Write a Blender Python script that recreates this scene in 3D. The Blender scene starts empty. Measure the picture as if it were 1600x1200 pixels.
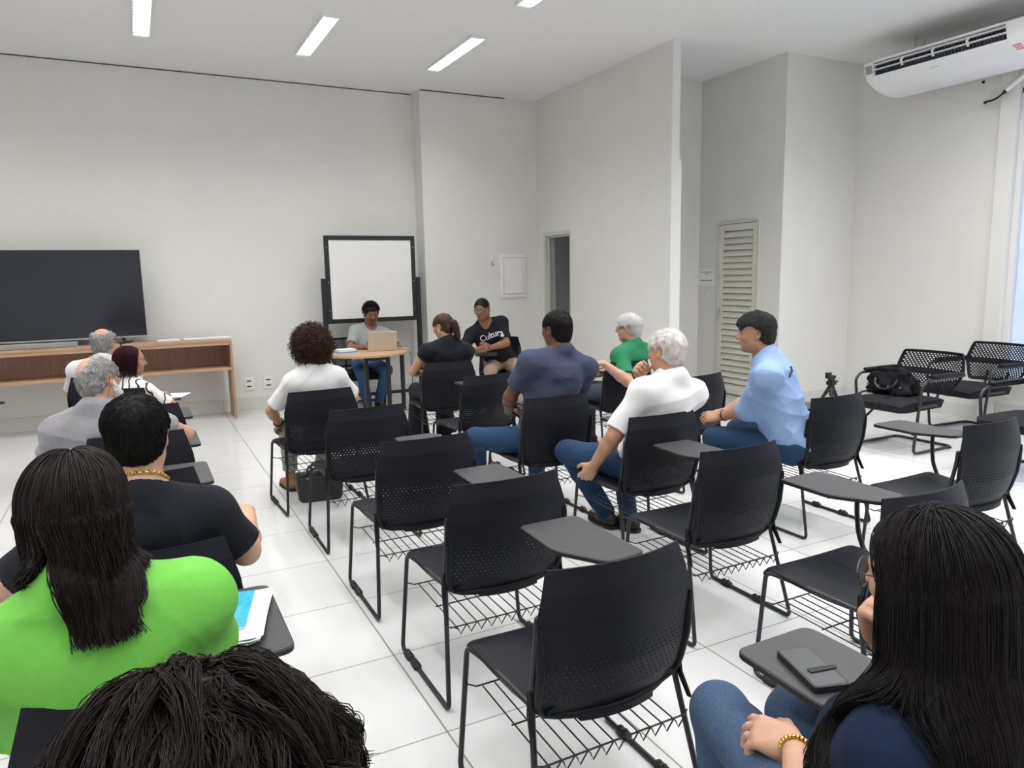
import bpy, math, random
import numpy as np
from mathutils import Vector, Matrix

# ------------------------------------------------------------------ camera, world, lights
SC = bpy.context.scene
COL = SC.collection
CAM = np.array([0.0, 0.0, 1.604])
CEIL = 3.97
cd = bpy.data.cameras.new('camera')
cam = bpy.data.objects.new('camera', cd)
COL.objects.link(cam)
cd.sensor_width = 36.0
cd.lens = 1129.9 * 36.0 / 1600.0
cd.clip_start = 0.02
_r = (0.8873, -0.4606, -0.0197)
_d = (-0.0859, -0.1235, -0.9886)
_f = (0.4530, 0.8790, -0.1497)
cam.matrix_world = Matrix(((_r[0], -_d[0], -_f[0], CAM[0]), (_r[1], -_d[1], -_f[1], CAM[1]),
                           (_r[2], -_d[2], -_f[2], CAM[2]), (0, 0, 0, 1)))
SC.camera = cam
SC.view_settings.view_transform = 'Standard'
SC.view_settings.look = 'None'
SC.view_settings.gamma = 1.0
SC.view_settings.use_curve_mapping = False
SC.view_settings.exposure = 0.0
SC.cycles.max_bounces = 8
SC.cycles.diffuse_bounces = 5
SC.cycles.sample_clamp_indirect = 6.0

world = bpy.data.worlds.new('daylight')
SC.world = world
world.use_nodes = True
wb = world.node_tree.nodes['Background']
wb.inputs['Color'].default_value = (0.62, 0.74, 1.0, 1)
wb.inputs['Strength'].default_value = 1.35

LAMP_W = 30.0           # watts of each recessed ceiling fixture, raised for the added right-hand ones
LAMP_SPOTS = [(x, y) for y in (7.55, 5.35, 3.15, 0.95, -1.25) for x in (-2.73, -1.23, 0.27, 1.80, 3.27)
              ] + [(x, y) for y in (3.75, 1.55, -0.65) for x in (4.8, 6.3)]  # this second set is unseen, added to brighten the right side
def lamp_light(x, y):
    l = bpy.data.lights.new('ceiling_lamp_light', 'AREA')
    l.shape = 'RECTANGLE'; l.size = 0.11; l.size_y = 1.2
    l.energy = LAMP_W * (1.9 if x > 4 else 1.0); l.color = (1.0, 0.99, 0.965); l.spread = math.radians(135)  # extra power for the added right-hand lamps
    o = bpy.data.objects.new('ceiling_lamp_light', l); COL.objects.link(o)
    o.location = (x, y, CEIL - 0.008)
for _x, _y in LAMP_SPOTS:
    lamp_light(_x, _y)

def window_daylight():
    l = bpy.data.lights.new('window_daylight', 'AREA')
    l.shape = 'RECTANGLE'; l.size = 7.0; l.size_y = 2.9
    l.cycles.is_portal = True
    o = bpy.data.objects.new('window_daylight', l); COL.objects.link(o)
    o.location = (8.05, 0.7, 1.85)
    o.rotation_euler = (math.radians(90), 0, math.radians(90))
window_daylight()

# ------------------------------------------------------------------ helpers
R = math.radians
random.seed(7)
RNG = np.random.default_rng(11)

def mat(name, color, rough=0.5, metal=0.0, spec=0.5, noise=0.0, nscale=8.0, bump=0.0, bscale=200.0, sss=0.0,
        emit=None, estr=0.0, sheen=0.0, stretch=None, color2=None, coat=0.0):
    m = bpy.data.materials.new(name); m.use_nodes = True
    nt = m.node_tree; b = nt.nodes['Principled BSDF']
    c = (color[0], color[1], color[2], 1)
    b.inputs['Base Color'].default_value = c
    b.inputs['Roughness'].default_value = rough
    b.inputs['Metallic'].default_value = metal
    b.inputs['Specular IOR Level'].default_value = spec
    if coat: b.inputs['Coat Weight'].default_value = coat
    if sheen:
        b.inputs['Sheen Weight'].default_value = sheen
        b.inputs['Sheen Roughness'].default_value = 0.5
    if sss:
        b.inputs['Subsurface Weight'].default_value = sss
        b.inputs['Subsurface Radius'].default_value = (1.0, 0.35, 0.2)
        b.inputs['Subsurface Scale'].default_value = 0.01
    if emit:
        b.inputs['Emission Color'].default_value = (*emit, 1)
        b.inputs['Emission Strength'].default_value = estr
    tc = nt.nodes.new('ShaderNodeTexCoord')
    vec = tc.outputs['Object']
    if stretch:
        mp = nt.nodes.new('ShaderNodeMapping'); mp.inputs['Scale'].default_value = stretch
        nt.links.new(vec, mp.inputs['Vector']); vec = mp.outputs['Vector']
    if noise or color2:
        n = nt.nodes.new('ShaderNodeTexNoise'); n.inputs['Scale'].default_value = nscale
        n.inputs['Detail'].default_value = 5
        nt.links.new(vec, n.inputs['Vector'])
        r = nt.nodes.new('ShaderNodeValToRGB')
        if color2:
            r.color_ramp.elements[0].color = c; r.color_ramp.elements[1].color = (*color2, 1)
        else:
            r.color_ramp.elements[0].color = tuple(v * (1 - noise) for v in color) + (1,)
            r.color_ramp.elements[1].color = tuple(min(1, v * (1 + noise)) for v in color) + (1,)
        r.color_ramp.elements[0].position = 0.32; r.color_ramp.elements[1].position = 0.68
        nt.links.new(n.outputs['Fac'], r.inputs['Fac'])
        nt.links.new(r.outputs['Color'], b.inputs['Base Color'])
    if bump:
        n2 = nt.nodes.new('ShaderNodeTexNoise'); n2.inputs['Scale'].default_value = bscale
        n2.inputs['Detail'].default_value = 3
        nt.links.new(vec, n2.inputs['Vector'])
        bp = nt.nodes.new('ShaderNodeBump'); bp.inputs['Strength'].default_value = bump
        bp.inputs['Distance'].default_value = 0.002
        nt.links.new(n2.outputs['Fac'], bp.inputs['Height'])
        nt.links.new(bp.outputs['Normal'], b.inputs['Normal'])
    return m

class MB:
    """collects shapes and links them as ONE mesh object"""
    def __init__(s): s.v = []; s.f = []; s.n = 0
    def add(s, v, f):
        v = np.asarray(v, float).reshape(-1, 3)
        s.v.append(v); s.f += [tuple(i + s.n for i in q) for q in f]; s.n += len(v)
        return s
    def box(s, lo, hi, rot=None, org=(0, 0, 0)):
        (x0, y0, z0), (x1, y1, z1) = lo, hi
        v = np.array([(x0, y0, z0), (x1, y0, z0), (x1, y1, z0), (x0, y1, z0), (x0, y0, z1), (x1, y0, z1), (x1, y1, z1), (x0, y1, z1)], float)
        if rot is not None: v = v @ np.array(rot).T + np.array(org)
        return s.add(v, [(0, 3, 2, 1), (4, 5, 6, 7), (0, 1, 5, 4), (1, 2, 6, 5), (2, 3, 7, 6), (3, 0, 4, 7)])
    def tube(s, pts, r, seg=8, closed=False):
        p = np.asarray(pts, float); n = len(p)
        rr = np.full(n, r, float) if np.isscalar(r) else np.asarray(r, float)
        t = np.roll(p, -1, 0) - np.roll(p, 1, 0)
        if not closed: t[0] = p[1] - p[0]; t[-1] = p[-1] - p[-2]
        t /= np.linalg.norm(t, axis=1)[:, None] + 1e-12
        a = np.array([0, 0, 1.0]) if abs(t[0][2]) < .9 else np.array([1.0, 0, 0])
        u = np.cross(t[0], a); u /= np.linalg.norm(u)
        V = []
        for i in range(n):
            u = u - t[i] * np.dot(u, t[i]); u /= np.linalg.norm(u) + 1e-12
            w = np.cross(t[i], u)
            for k in range(seg):
                g = 2 * math.pi * k / seg
                V.append(p[i] + rr[i] * (math.cos(g) * u + math.sin(g) * w))
        F = []
        m = n if closed else n - 1
        for i in range(m):
            j = (i + 1) % n
            for k in range(seg):
                l = (k + 1) % seg
                F.append((i * seg + k, i * seg + l, j * seg + l, j * seg + k))
        if not closed:
            F.append(tuple(range(seg - 1, -1, -1))); F.append(tuple((n - 1) * seg + k for k in range(seg)))
        return s.add(V, F)
    def prism(s, poly, z0, z1, M=None):
        n = len(poly)
        v = [(x, y, z0) for x, y in poly] + [(x, y, z1) for x, y in poly]
        f = [tuple(range(n - 1, -1, -1)), tuple(range(n, 2 * n))] + [(i, (i + 1) % n, n + (i + 1) % n, n + i) for i in range(n)]
        v = np.array(v, float)
        if M is not None: v = v @ np.array(M[0]).T + np.array(M[1])
        return s.add(v, f)
    def grid(s, P, flip=False):
        a, b = P.shape[:2]
        f = []
        for i in range(a - 1):
            for j in range(b - 1):
                q = (i * b + j, i * b + j + 1, (i + 1) * b + j + 1, (i + 1) * b + j)
                f.append(q[::-1] if flip else q)
        return s.add(P.reshape(-1, 3), f)
    def lathe(s, prof, seg=24, org=(0, 0, 0)):
        V = []; n = len(prof)
        for r, z in prof:
            for k in range(seg):
                g = 2 * math.pi * k / seg
                V.append((org[0] + r * math.cos(g), org[1] + r * math.sin(g), org[2] + z))
        F = [(i * seg + k, i * seg + (k + 1) % seg, (i + 1) * seg + (k + 1) % seg, (i + 1) * seg + k) for i in range(n - 1) for k in range(seg)]
        F.append(tuple(range(seg - 1, -1, -1))); F.append(tuple((n - 1) * seg + k for k in range(seg)))
        return s.add(V, F)
    def ball(s, c, r, seg=12, rings=8, M=None):
        r = np.ones(3) * r if np.isscalar(r) else np.asarray(r, float)
        V = []
        for i in range(rings + 1):
            th = math.pi * i / rings
            for k in range(seg):
                g = 2 * math.pi * k / seg
                V.append((math.sin(th) * math.cos(g), math.sin(th) * math.sin(g), math.cos(th)))
        V = np.array(V) * r
        if M is not None: V = V @ np.asarray(M).T
        F = [(i * seg + k, (i + 1) * seg + k, (i + 1) * seg + (k + 1) % seg, i * seg + (k + 1) % seg) for i in range(rings) for k in range(seg)]
        return s.add(V + np.asarray(c, float), F)
    def mesh(s, name, m, smooth=None):
        me = bpy.data.meshes.new(name)
        V = np.concatenate(s.v) if s.v else np.zeros((0, 3))
        me.from_pydata(V.tolist(), [], s.f)
        me.materials.append(m)
        if smooth is not None:
            me.shade_smooth()
            if smooth < 180: me.set_sharp_from_angle(angle=R(smooth))
        me.update()
        return me
    def build(s, name, m, parent=None, smooth=40, label=None, bevel=0.0, loc=None):
        o = bpy.data.objects.new(name, s.mesh(name, m, smooth)); COL.objects.link(o)
        if parent is not None: o.parent = parent
        if label: o['label'] = label
        if loc is not None: o.location = loc
        if bevel:
            md = o.modifiers.new('bevel', 'BEVEL'); md.width = bevel; md.segments = 3; md.limit_method = 'ANGLE'; md.angle_limit = R(40)
        return o

def thing(name, label, cat, loc=(0, 0, 0), rotz=0.0, group=None):
    o = bpy.data.objects.new(name, None); COL.objects.link(o)
    o.empty_display_size = 0.1
    o.location = loc; o.rotation_euler = (0, 0, R(rotz))
    return tag(o, label, cat, group)
def tag(o, label, cat, group=None):
    o['label'] = label; o['category'] = cat
    if group: o['group'] = group
    return o
def struct(o, label=None):
    o['kind'] = 'structure'
    if label: o['label'] = label
    return o
def dup(root, loc, rotz, label, group=None, skip=()):
    r = root.copy(); COL.objects.link(r); r.location = loc; r.rotation_euler = (0, 0, R(rotz)); r['label'] = label
    if group: r['group'] = group
    for ch in list(root.children):
        if ch.name.split('.')[0] in skip: continue
        c = ch.copy(); COL.objects.link(c); c.parent = r
        for g in list(ch.children):
            d = g.copy(); COL.objects.link(d); d.parent = c
    return r

def fillet(pts, r=0.03, n=5):
    """round the corners of a polyline"""
    P = [np.asarray(p, float) for p in pts]; out = [P[0]]
    for a, b, c in zip(P[:-2], P[1:-1], P[2:]):
        d1 = a - b; d2 = c - b; l1 = np.linalg.norm(d1); l2 = np.linalg.norm(d2)
        q = min(r, l1 * .45, l2 * .45)
        s = b + d1 / l1 * q; e = b + d2 / l2 * q
        for i in range(n + 1):
            t = i / n
            out.append((1 - t) ** 2 * s + 2 * t * (1 - t) * b + t * t * e)
    out.append(P[-1])
    return np.array(out)
def roundpoly(poly, r=0.03, n=5):
    P = [np.array(p, float) for p in poly]; out = []
    for i in range(len(P)):
        a, b, c = P[i - 1], P[i], P[(i + 1) % len(P)]
        d1 = a - b; d2 = c - b; l1 = np.linalg.norm(d1); l2 = np.linalg.norm(d2); q = min(r, l1 * .45, l2 * .45)
        s = b + d1 / l1 * q; e = b + d2 / l2 * q
        for k in range(n + 1):
            t = k / n; out.append(tuple((1 - t) ** 2 * s + 2 * t * (1 - t) * b + t * t * e))
    return out
def text_obj(name, body, size, m, parent, loc, rot, ext=0.0008, align='CENTER', shear=0.0):
    cu = bpy.data.curves.new(name, 'FONT'); cu.body = body; cu.size = size; cu.extrude = ext
    cu.align_x = align; cu.align_y = 'CENTER'; cu.shear = shear
    cu.materials.append(m)
    o = bpy.data.objects.new(name, cu); COL.objects.link(o); o.parent = parent
    o.location = loc; o.rotation_euler = rot
    return o

# ------------------------------------------------------------------ materials
M = dict(
    wall=mat('wall_paint', (0.735, 0.728, 0.70), 0.75, noise=0.015, nscale=3, bump=0.12, bscale=90),
    ceil=mat('ceiling_paint', (0.80, 0.795, 0.79), 0.85, bump=0.08, bscale=60),
    base=mat('baseboard_tile', (0.66, 0.65, 0.62), 0.25),
    white=mat('white_enamel', (0.82, 0.82, 0.83), 0.35),
    wpaint=mat('white_paint', (0.74, 0.74, 0.735), 0.5),
    jamb=mat('door_frame_paint', (0.60, 0.59, 0.55), 0.45),
    louvre=mat('louvre_paint', (0.71, 0.69, 0.60), 0.5, noise=0.04, nscale=5),
    dark=mat('dim_room_paint', (0.72, 0.72, 0.72), 0.8),
    blk=mat('black_powder_coat', (0.011, 0.011, 0.014), 0.42),
    plas=mat('black_plastic', (0.0062, 0.0066, 0.0108), 0.52, bump=0.1, bscale=900, spec=0.19),
    lam=mat('reflection_grey_laminate', (0.038, 0.0375, 0.041), 0.45, noise=0.06, nscale=30),  # black laminate; the ceiling's reflection is put into its grey
    edge=mat('black_edge_band', (0.010, 0.010, 0.012), 0.45),
    rub=mat('black_rubber', (0.012, 0.012, 0.013), 0.7),
    scr=mat('dark_screen_glass', (0.014, 0.017, 0.027), 0.12, spec=0.6),
    greyp=mat('grey_plastic', (0.30, 0.29, 0.28), 0.5),
    silver=mat('silver_metal', (0.62, 0.61, 0.60), 0.35, metal=0.8),
    champagne=mat('champagne_aluminium', (0.62, 0.55, 0.46), 0.38, metal=0.55),
    board=mat('whiteboard_surface', (0.80, 0.80, 0.785), 0.22),
    paper=mat('white_paper', (0.82, 0.83, 0.84), 0.8),
    ink=mat('grey_ink', (0.08, 0.08, 0.09), 0.8),
    chrome=mat('steel', (0.7, 0.7, 0.7), 0.25, metal=1.0),
    gold=mat('gold_metal', (0.80, 0.52, 0.14), 0.28, metal=1.0),
    fab=mat('black_upholstery', (0.010, 0.0105, 0.0135), 0.8, bump=0.3, bscale=600, spec=0.2),
    bagm=mat('black_nylon', (0.005, 0.005, 0.0065), 0.7, spec=.15, bump=0.35, bscale=60),
    leath=mat('black_leather', (0.012, 0.012, 0.014), 0.4, bump=0.25, bscale=120),
    red=mat('red_print', (0.55, 0.05, 0.04), 0.6),
    blue=mat('blue_cover', (0.01, 0.25, 0.62), 0.3, color2=(0.06, 0.42, 0.80), nscale=60),
    glass=None, tube=None, wood=None, floor=None,
)
def wood_mat(name, c1, c2, axis=(1.0, 14.0, 14.0)):
    m = bpy.data.materials.new(name); m.use_nodes = True; nt = m.node_tree; b = nt.nodes['Principled BSDF']
    tc = nt.nodes.new('ShaderNodeTexCoord'); mp = nt.nodes.new('ShaderNodeMapping'); mp.inputs['Scale'].default_value = axis
    n = nt.nodes.new('ShaderNodeTexNoise'); n.inputs['Scale'].default_value = 3.5; n.inputs['Detail'].default_value = 8; n.inputs['Distortion'].default_value = 0.4
    r = nt.nodes.new('ShaderNodeValToRGB'); r.color_ramp.elements[0].color = (*c1, 1); r.color_ramp.elements[1].color = (*c2, 1)
    r.color_ramp.elements[0].position = 0.3; r.color_ramp.elements[1].position = 0.7
    nt.links.new(tc.outputs['Object'], mp.inputs['Vector']); nt.links.new(mp.outputs['Vector'], n.inputs['Vector'])
    nt.links.new(n.outputs['Fac'], r.inputs['Fac']); nt.links.new(r.outputs['Color'], b.inputs['Base Color'])
    b.inputs['Roughness'].default_value = 0.42
    return m
M['wood'] = wood_mat('oak_laminate', (0.40, 0.25, 0.15), (0.50, 0.33, 0.215))
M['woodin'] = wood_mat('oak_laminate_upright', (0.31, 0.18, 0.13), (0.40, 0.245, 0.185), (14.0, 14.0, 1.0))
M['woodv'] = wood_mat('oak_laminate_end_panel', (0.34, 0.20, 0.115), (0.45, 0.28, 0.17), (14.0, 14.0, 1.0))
M['tube'] = mat('lamp_tube', (0.9, 0.9, 0.9), 0.5, emit=(1.0, 0.99, 0.96), estr=3.0)
M['sky'] = mat('frosted_daylight_glass', (0.55, 0.68, 0.95), 0.3)
def glass_mat():
    m = bpy.data.materials.new('window_glass'); m.use_nodes = True; nt = m.node_tree
    b = nt.nodes['Principled BSDF']
    b.inputs['Base Color'].default_value = (0.80, 0.88, 1.0, 1); b.inputs['Roughness'].default_value = 0.35
    b.inputs['Transmission Weight'].default_value = 1.0; b.inputs['IOR'].default_value = 1.05
    return m
M['glass'] = glass_mat()
def lens_mat():
    m = bpy.data.materials.new('clear_lens'); m.use_nodes = True; nt = m.node_tree
    g = nt.nodes.new('ShaderNodeBsdfGlossy'); g.inputs['Roughness'].default_value = 0.05
    t = nt.nodes.new('ShaderNodeBsdfTransparent'); mx = nt.nodes.new('ShaderNodeMixShader'); mx.inputs[0].default_value = 0.12
    nt.links.new(t.outputs[0], mx.inputs[1]); nt.links.new(g.outputs[0], mx.inputs[2])
    nt.links.new(mx.outputs[0], nt.nodes['Material Output'].inputs['Surface'])
    return m
M['lens'] = lens_mat()
def floor_mat():
    m = bpy.data.materials.new('white_floor_tiles'); m.use_nodes = True; nt = m.node_tree; b = nt.nodes['Principled BSDF']
    tc = nt.nodes.new('ShaderNodeTexCoord'); sp = nt.nodes.new('ShaderNodeSeparateXYZ')
    nt.links.new(tc.outputs['Object'], sp.inputs[0])
    def line(sock, off, wid):
        a = nt.nodes.new('ShaderNodeMath'); a.operation = 'SUBTRACT'; a.inputs[1].default_value = off; nt.links.new(sock, a.inputs[0])
        d = nt.nodes.new('ShaderNodeMath'); d.operation = 'PINGPONG'; d.inputs[1].default_value = 0.30; nt.links.new(a.outputs[0], d.inputs[0])
        l = nt.nodes.new('ShaderNodeMath'); l.operation = 'LESS_THAN'; l.inputs[1].default_value = wid; nt.links.new(d.outputs[0], l.inputs[0])
        return l.outputs[0]
    lx = line(sp.outputs['X'], 0.8553, 0.0033); ly = line(sp.outputs['Y'], 2.2157, 0.0026)
    mx = nt.nodes.new('ShaderNodeMath'); mx.operation = 'MAXIMUM'; nt.links.new(lx, mx.inputs[0]); nt.links.new(ly, mx.inputs[1])
    n = nt.nodes.new('ShaderNodeTexNoise'); n.inputs['Scale'].default_value = 1.3; n.inputs['Detail'].default_value = 4
    nt.links.new(tc.outputs['Object'], n.inputs['Vector'])
    r = nt.nodes.new('ShaderNodeValToRGB'); r.color_ramp.elements[0].color = (0.555, 0.56, 0.565, 1); r.color_ramp.elements[1].color = (0.61, 0.615, 0.615, 1)
    nt.links.new(n.outputs['Fac'], r.inputs['Fac'])
    g = nt.nodes.new('ShaderNodeMix'); g.data_type = 'RGBA'
    nt.links.new(mx.outputs[0], g.inputs[0]); nt.links.new(r.outputs['Color'], g.inputs[6]); g.inputs[7].default_value = (0.20, 0.18, 0.145, 1)
    nt.links.new(g.outputs[2], b.inputs['Base Color'])
    rr = nt.nodes.new('ShaderNodeMapRange'); rr.inputs['To Min'].default_value = 0.09; rr.inputs['To Max'].default_value = 0.8
    nt.links.new(mx.outputs[0], rr.inputs['Value']); nt.links.new(rr.outputs['Result'], b.inputs['Roughness'])
    bp = nt.nodes.new('ShaderNodeBump'); bp.inputs['Strength'].default_value = 0.4; bp.inputs['Distance'].default_value = 0.002; bp.invert = True
    nt.links.new(mx.outputs[0], bp.inputs['Height']); nt.links.new(bp.outputs['Normal'], b.inputs['Normal'])
    return m
M['floor'] = floor_mat()
# ------------------------------------------------------------------ room shell
XL, XR, YB, YF = -4.2, 7.8, -3.5, 9.42
struct(MB().box((XL - .2, YB - .2, -0.12), (8.4, 9.7, 0)).build('floor', M['floor'], smooth=None), 'white glossy ceramic tile floor with taupe grout')
struct(MB().box((XL - .2, YB - .2, CEIL), (8.4, 9.7, CEIL + .15)).build('ceiling', M['ceil'], smooth=None))
struct(MB().box((XL - .2, YF, 0), (3.45, YF + .2, CEIL)).build('wall_front', M['wall'], smooth=None), 'pale grey painted wall behind the television and whiteboard')
struct(MB().box((3.45, 9.13, 0), (5.15, YF + .2, CEIL)).build('wall_front_pier', M['wall'], smooth=None), 'pale grey wall section stepping forward, with electrical panel')
struct(MB().box((XL - .2, YB - .2, 0), (XL, YF, CEIL)).build('wall_left', M['wall'], smooth=None))
struct(MB().box((XL, YB - .2, 0), (8.0, YB, CEIL)).build('wall_back', M['wall'], smooth=None))
pw = MB()
pw.box((5.15, 6.22, 2.77), (5.255, 8.24, CEIL)); pw.box((5.15, 6.22, 0), (5.285, 8.24, 2.77))
pw.box((5.15, 8.24, 2.17), (5.255, 8.93, CEIL)); pw.box((5.15, 8.93, 0), (5.285, 9.13, CEIL))
struct(pw.build('wall_partition', M['wall'], smooth=None), 'partition wall with an open doorway, thicker at its lower part')
struct(MB().box((5.255, 7.42, 0), (6.65, 7.50, CEIL)).build('wall_recess', M['wall'], smooth=None))
lw = MB()
lw.box((6.72, 6.41, 0), (6.78, 7.06, 2.18)); lw.box((6.62, 7.06, 0), (6.78, 7.42, CEIL)); lw.box((6.62, 6.06, 0), (6.78, 6.41, CEIL)); lw.box((6.62, 6.41, 2.18), (6.78, 7.06, CEIL))  # first box is a backing added to stop light leaking through the slats
struct(lw.build('wall_louvre_side', M['wall'], smooth=None))
struct(MB().box((6.78, 6.05, 0), (7.95, 6.2, CEIL)).box((6.62, 6.05, 0), (6.78, 6.06, CEIL)).build('wall_right_end', M['wall'], smooth=None))
rw = MB()
rw.box((XR, 4.245, 0), (XR + .2, 6.05, CEIL)); rw.box((XR, YB, 0), (XR + .2, 4.245, .42)); rw.box((XR, YB, 3.3), (XR + .2, 4.245, CEIL)); rw.box((XR, YB, .42), (XR + .2, -2.8, 3.3))
struct(rw.build('wall_right', M['wall'], smooth=None))
struct(MB().box((7.755, 4.245, 0), (7.80, 4.40, CEIL - .002)).build('trim_pilaster', M['wall'], smooth=None, bevel=.004), 'narrow painted pilaster beside the window')
# room behind the open doorway
dr = MB()
dr.box((5.285, 9.30, 0), (7.2, 9.38, CEIL)); dr.box((7.1, 7.5, 0), (7.2, 9.3, CEIL)); dr.box((5.285, 7.50, 0), (7.1, 7.53, CEIL)); dr.box((5.285, 7.53, 2.6), (7.1, 9.3, 2.65))
struct(dr.build('wall_side_room', M['dark'], smooth=None), 'dim grey room seen through the open doorway')
# baseboards
bb = MB(); x = XL
while x < 3.44:
    x2 = min(0.852 + .6 * math.floor((x - .852) / .6 + 1.0001), 3.445)
    bb.box((x + .002, 9.408, 0.0), (x2 - .002, YF, .155)); x = x2
struct(bb.build('baseboard_front', M['base'], smooth=None, bevel=.002))
struct(MB().box((3.452, 9.118, 0), (5.15, 9.13, .15)).build('baseboard_pier', M['base'], smooth=None, bevel=.002))
struct(MB().box((6.62, 6.038, 0), (7.79, 6.05, .14)).build('baseboard_right_end', M['base'], smooth=None, bevel=.002))
struct(MB().box((7.788, -2.8, 0), (7.80, 4.24, .2)).box((7.788, 4.40, 0), (7.80, 6.036, .14)).build('baseboard_right', M['base'], smooth=None, bevel=.002))
struct(MB().box((5.138, 6.22, 0), (5.15, 8.20, .15)).build('baseboard_partition', M['base'], smooth=None, bevel=.002))
struct(MB().box((3.46, 9.124, CEIL - .014), (4.67, 9.13, CEIL - .001)).box((XL, 9.414, CEIL - .012), (3.44, 9.42, CEIL - .001)).build('trim_ceiling_gap', M['ink'], smooth=None), 'thin dark strip painting the shadow line where wall meets ceiling')  # ink-coloured strip stands in for shade in the wall-ceiling joint

# open doorway frame
d1 = thing('door_1', 'open doorway with white frame leading to a dim room', 'doorway', (5.15, 8.93, 0)); d1['kind'] = 'structure'
fr = MB()
fr.box((-.012, -.045, 0), (.15, -.0, 2.17)).box((-.012, -.69, 2.12), (.15, -.045, 2.17))
fr.box((.03, -.075, 0), (.055, -.045, 2.12)).box((.03, -.65, 2.095), (.055, -.075, 2.12)).box((.0, -.69, 0), (.14, -.665, 2.12))
fr.build('door_frame', M['jamb'], d1, bevel=.003, smooth=30)
hg = MB().tube([(.012, -.052, 1.78), (.012, -.052, 1.88)], .008, 10); hg.build('hinge', M['silver'], d1)

# louvred door
d2 = thing('door_2', 'cream louvred metal door in the side recess', 'door', (6.62, 6.41, 0)); d2['kind'] = 'structure'
f = MB()
f.box((-.012, -.03, .0), (.04, .012, 2.21)).box((-.012, .638, .0), (.04, .68, 2.21)).box((-.012, .012, 2.17), (.04, .638, 2.21))
f.build('door_frame', M['jamb'], d2, bevel=.003, smooth=30)
lf = MB()
lf.box((.0, .016, .05), (.03, .075, 2.165)).box((.0, .575, .05), (.03, .634, 2.165)).box((.0, .075, 2.09), (.03, .575, 2.165)).box((.0, .075, .05), (.03, .575, .11))
lf.build('door_leaf_frame', M['louvre'], d2, bevel=.002, smooth=30)
sl = MB(); n = 26
for i in range(n):
    z = .115 + i * (1.97 / n)
    P = [(.026, z + .062), (.030, z + .062), (.004, z - .004), (.0, z)]
    sl.add([(px, .07, pz) for px, pz in P] + [(px, .58, pz) for px, pz in P], [(0, 1, 2, 3), (7, 6, 5, 4), (0, 4, 5, 1), (1, 5, 6, 2), (2, 6, 7, 3), (3, 7, 4, 0)])
sl.build('louvre_slats', M['louvre'], d2, smooth=None)
MB().box((-.02, .595, 1.0), (.0, .622, 1.13)).tube([(-.02, .608, 1.06), (-.055, .608, 1.06), (-.055, .53, 1.06)], .008, 8).build('door_handle', M['silver'], d2)
struct(MB().box((6.60, 6.41, 0), (6.63, 7.06, .035)).build('trim_door_sill', M['jamb'], smooth=None))

# window on the right
w = thing('window_1', 'tall daylight window with white frame at the right edge', 'window', (7.86, 0, .42)); w['kind'] = 'structure'
fr = MB(); ys = [4.245, 2.85, 1.45, .05, -1.35, -2.8]
for y in ys: fr.box((-.03, y - .05, 0), (.03, y, 2.88))
fr.box((-.03, -2.8, 0), (.03, 4.245, .05)).box((-.03, -2.8, 2.83), (.03, 4.245, 2.88))
fr.build('window_frame', M['wpaint'], w, bevel=.004, smooth=30)
for a, b in zip(ys[1:], ys[:-1]):
    MB().box((-.004, a, .05), (.004, b - .05, 2.83)).build('pane', M['lens'], w, smooth=None)
struct(MB().box((7.78, -2.8, .40), (7.85, 4.245, .425)).build('trim_window_sill', M['wpaint'], smooth=None, bevel=.004))

# ------------------------------------------------------------------ ceiling lamps
LAMP_LABEL = {(0.27, 7.55): 'recessed louvred ceiling lamp nearest the television corner', (1.80, 7.55): 'recessed louvred ceiling lamp between two others, above the whiteboard',
              (3.27, 7.55): 'recessed louvred ceiling lamp nearest the open doorway', (3.27, 5.35): 'recessed louvred ceiling lamp cut off by the top edge'}
lf0 = None
for x, y in LAMP_SPOTS:
    lab = LAMP_LABEL.get((x, y), 'unseen recessed louvred ceiling lamp above the rows of seats')
    if lf0 is None:
        lf0 = thing('ceiling_lamp', lab, 'ceiling lamp', (x, y, CEIL), 0, 'recessed ceiling lamps')
        fr = MB()
        fr.box((-.083, -.645, -.03), (-.070, .645, 0)).box((.070, -.645, -.03), (.083, .645, 0)).box((-.070, -.645, -.03), (.070, -.632, 0)).box((-.070, .632, -.03), (.070, .645, 0))
        fr.build('lamp_frame', M['white'], lf0, smooth=None)
        lv = MB()
        for k in range(17):
            yy = -.60 + k * .075
            lv.box((-.070, yy - .0012, -.026), (.070, yy + .0012, -.014))
        lv.box((-.002, -.632, -.026), (.002, .632, -.014))
        lv.build('louvre', M['white'], lf0, smooth=None)
        for sx in (-.035, .035):
            MB().tube([(sx, -.6, -.0065), (sx, .6, -.0065)], .006, 8).build('lamp_tube', M['tube'], lf0)
    else:
        dup(lf0, (x, y, CEIL), 0, lab)

# ------------------------------------------------------------------ air conditioner
M['cav'] = mat('dark_blue_grey_cavity', (.012, .016, .030), .6); M['fin'] = mat('blue_grey_fin', (.10, .12, .16), .5)
ac = thing('air_conditioner', 'white ceiling-mounted air conditioner at the upper right corner', 'air conditioner', (7.0, 4.58, 3.42))
prof_full = [(.0, .30), (.0, .275), (.035, .16), (.08, .11), (.20, .05), (.34, .015), (.55, .0), (.66, .02), (.69, .08), (.69, .30)]
prof_cut = [(.0, .30), (.0, .282), (.12, .27), (.15, .17), (.032, .155), (.08, .11), (.20, .05), (.34, .015), (.55, .0), (.66, .02), (.69, .08), (.69, .30)]
Mx = (np.array([(1, 0, 0), (0, 0, -1), (0, 1, 0)], float), np.zeros(3))   # prism z -> -y
bd = MB()
bd.prism(roundpoly(prof_full, .02, 3), -.80, -.70, Mx); bd.prism(roundpoly(prof_full, .02, 3), .60, .80, Mx)
bd.prism(prof_cut, -.70, .60, Mx)
bd.build('housing', M['white'], ac, smooth=35)
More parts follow.
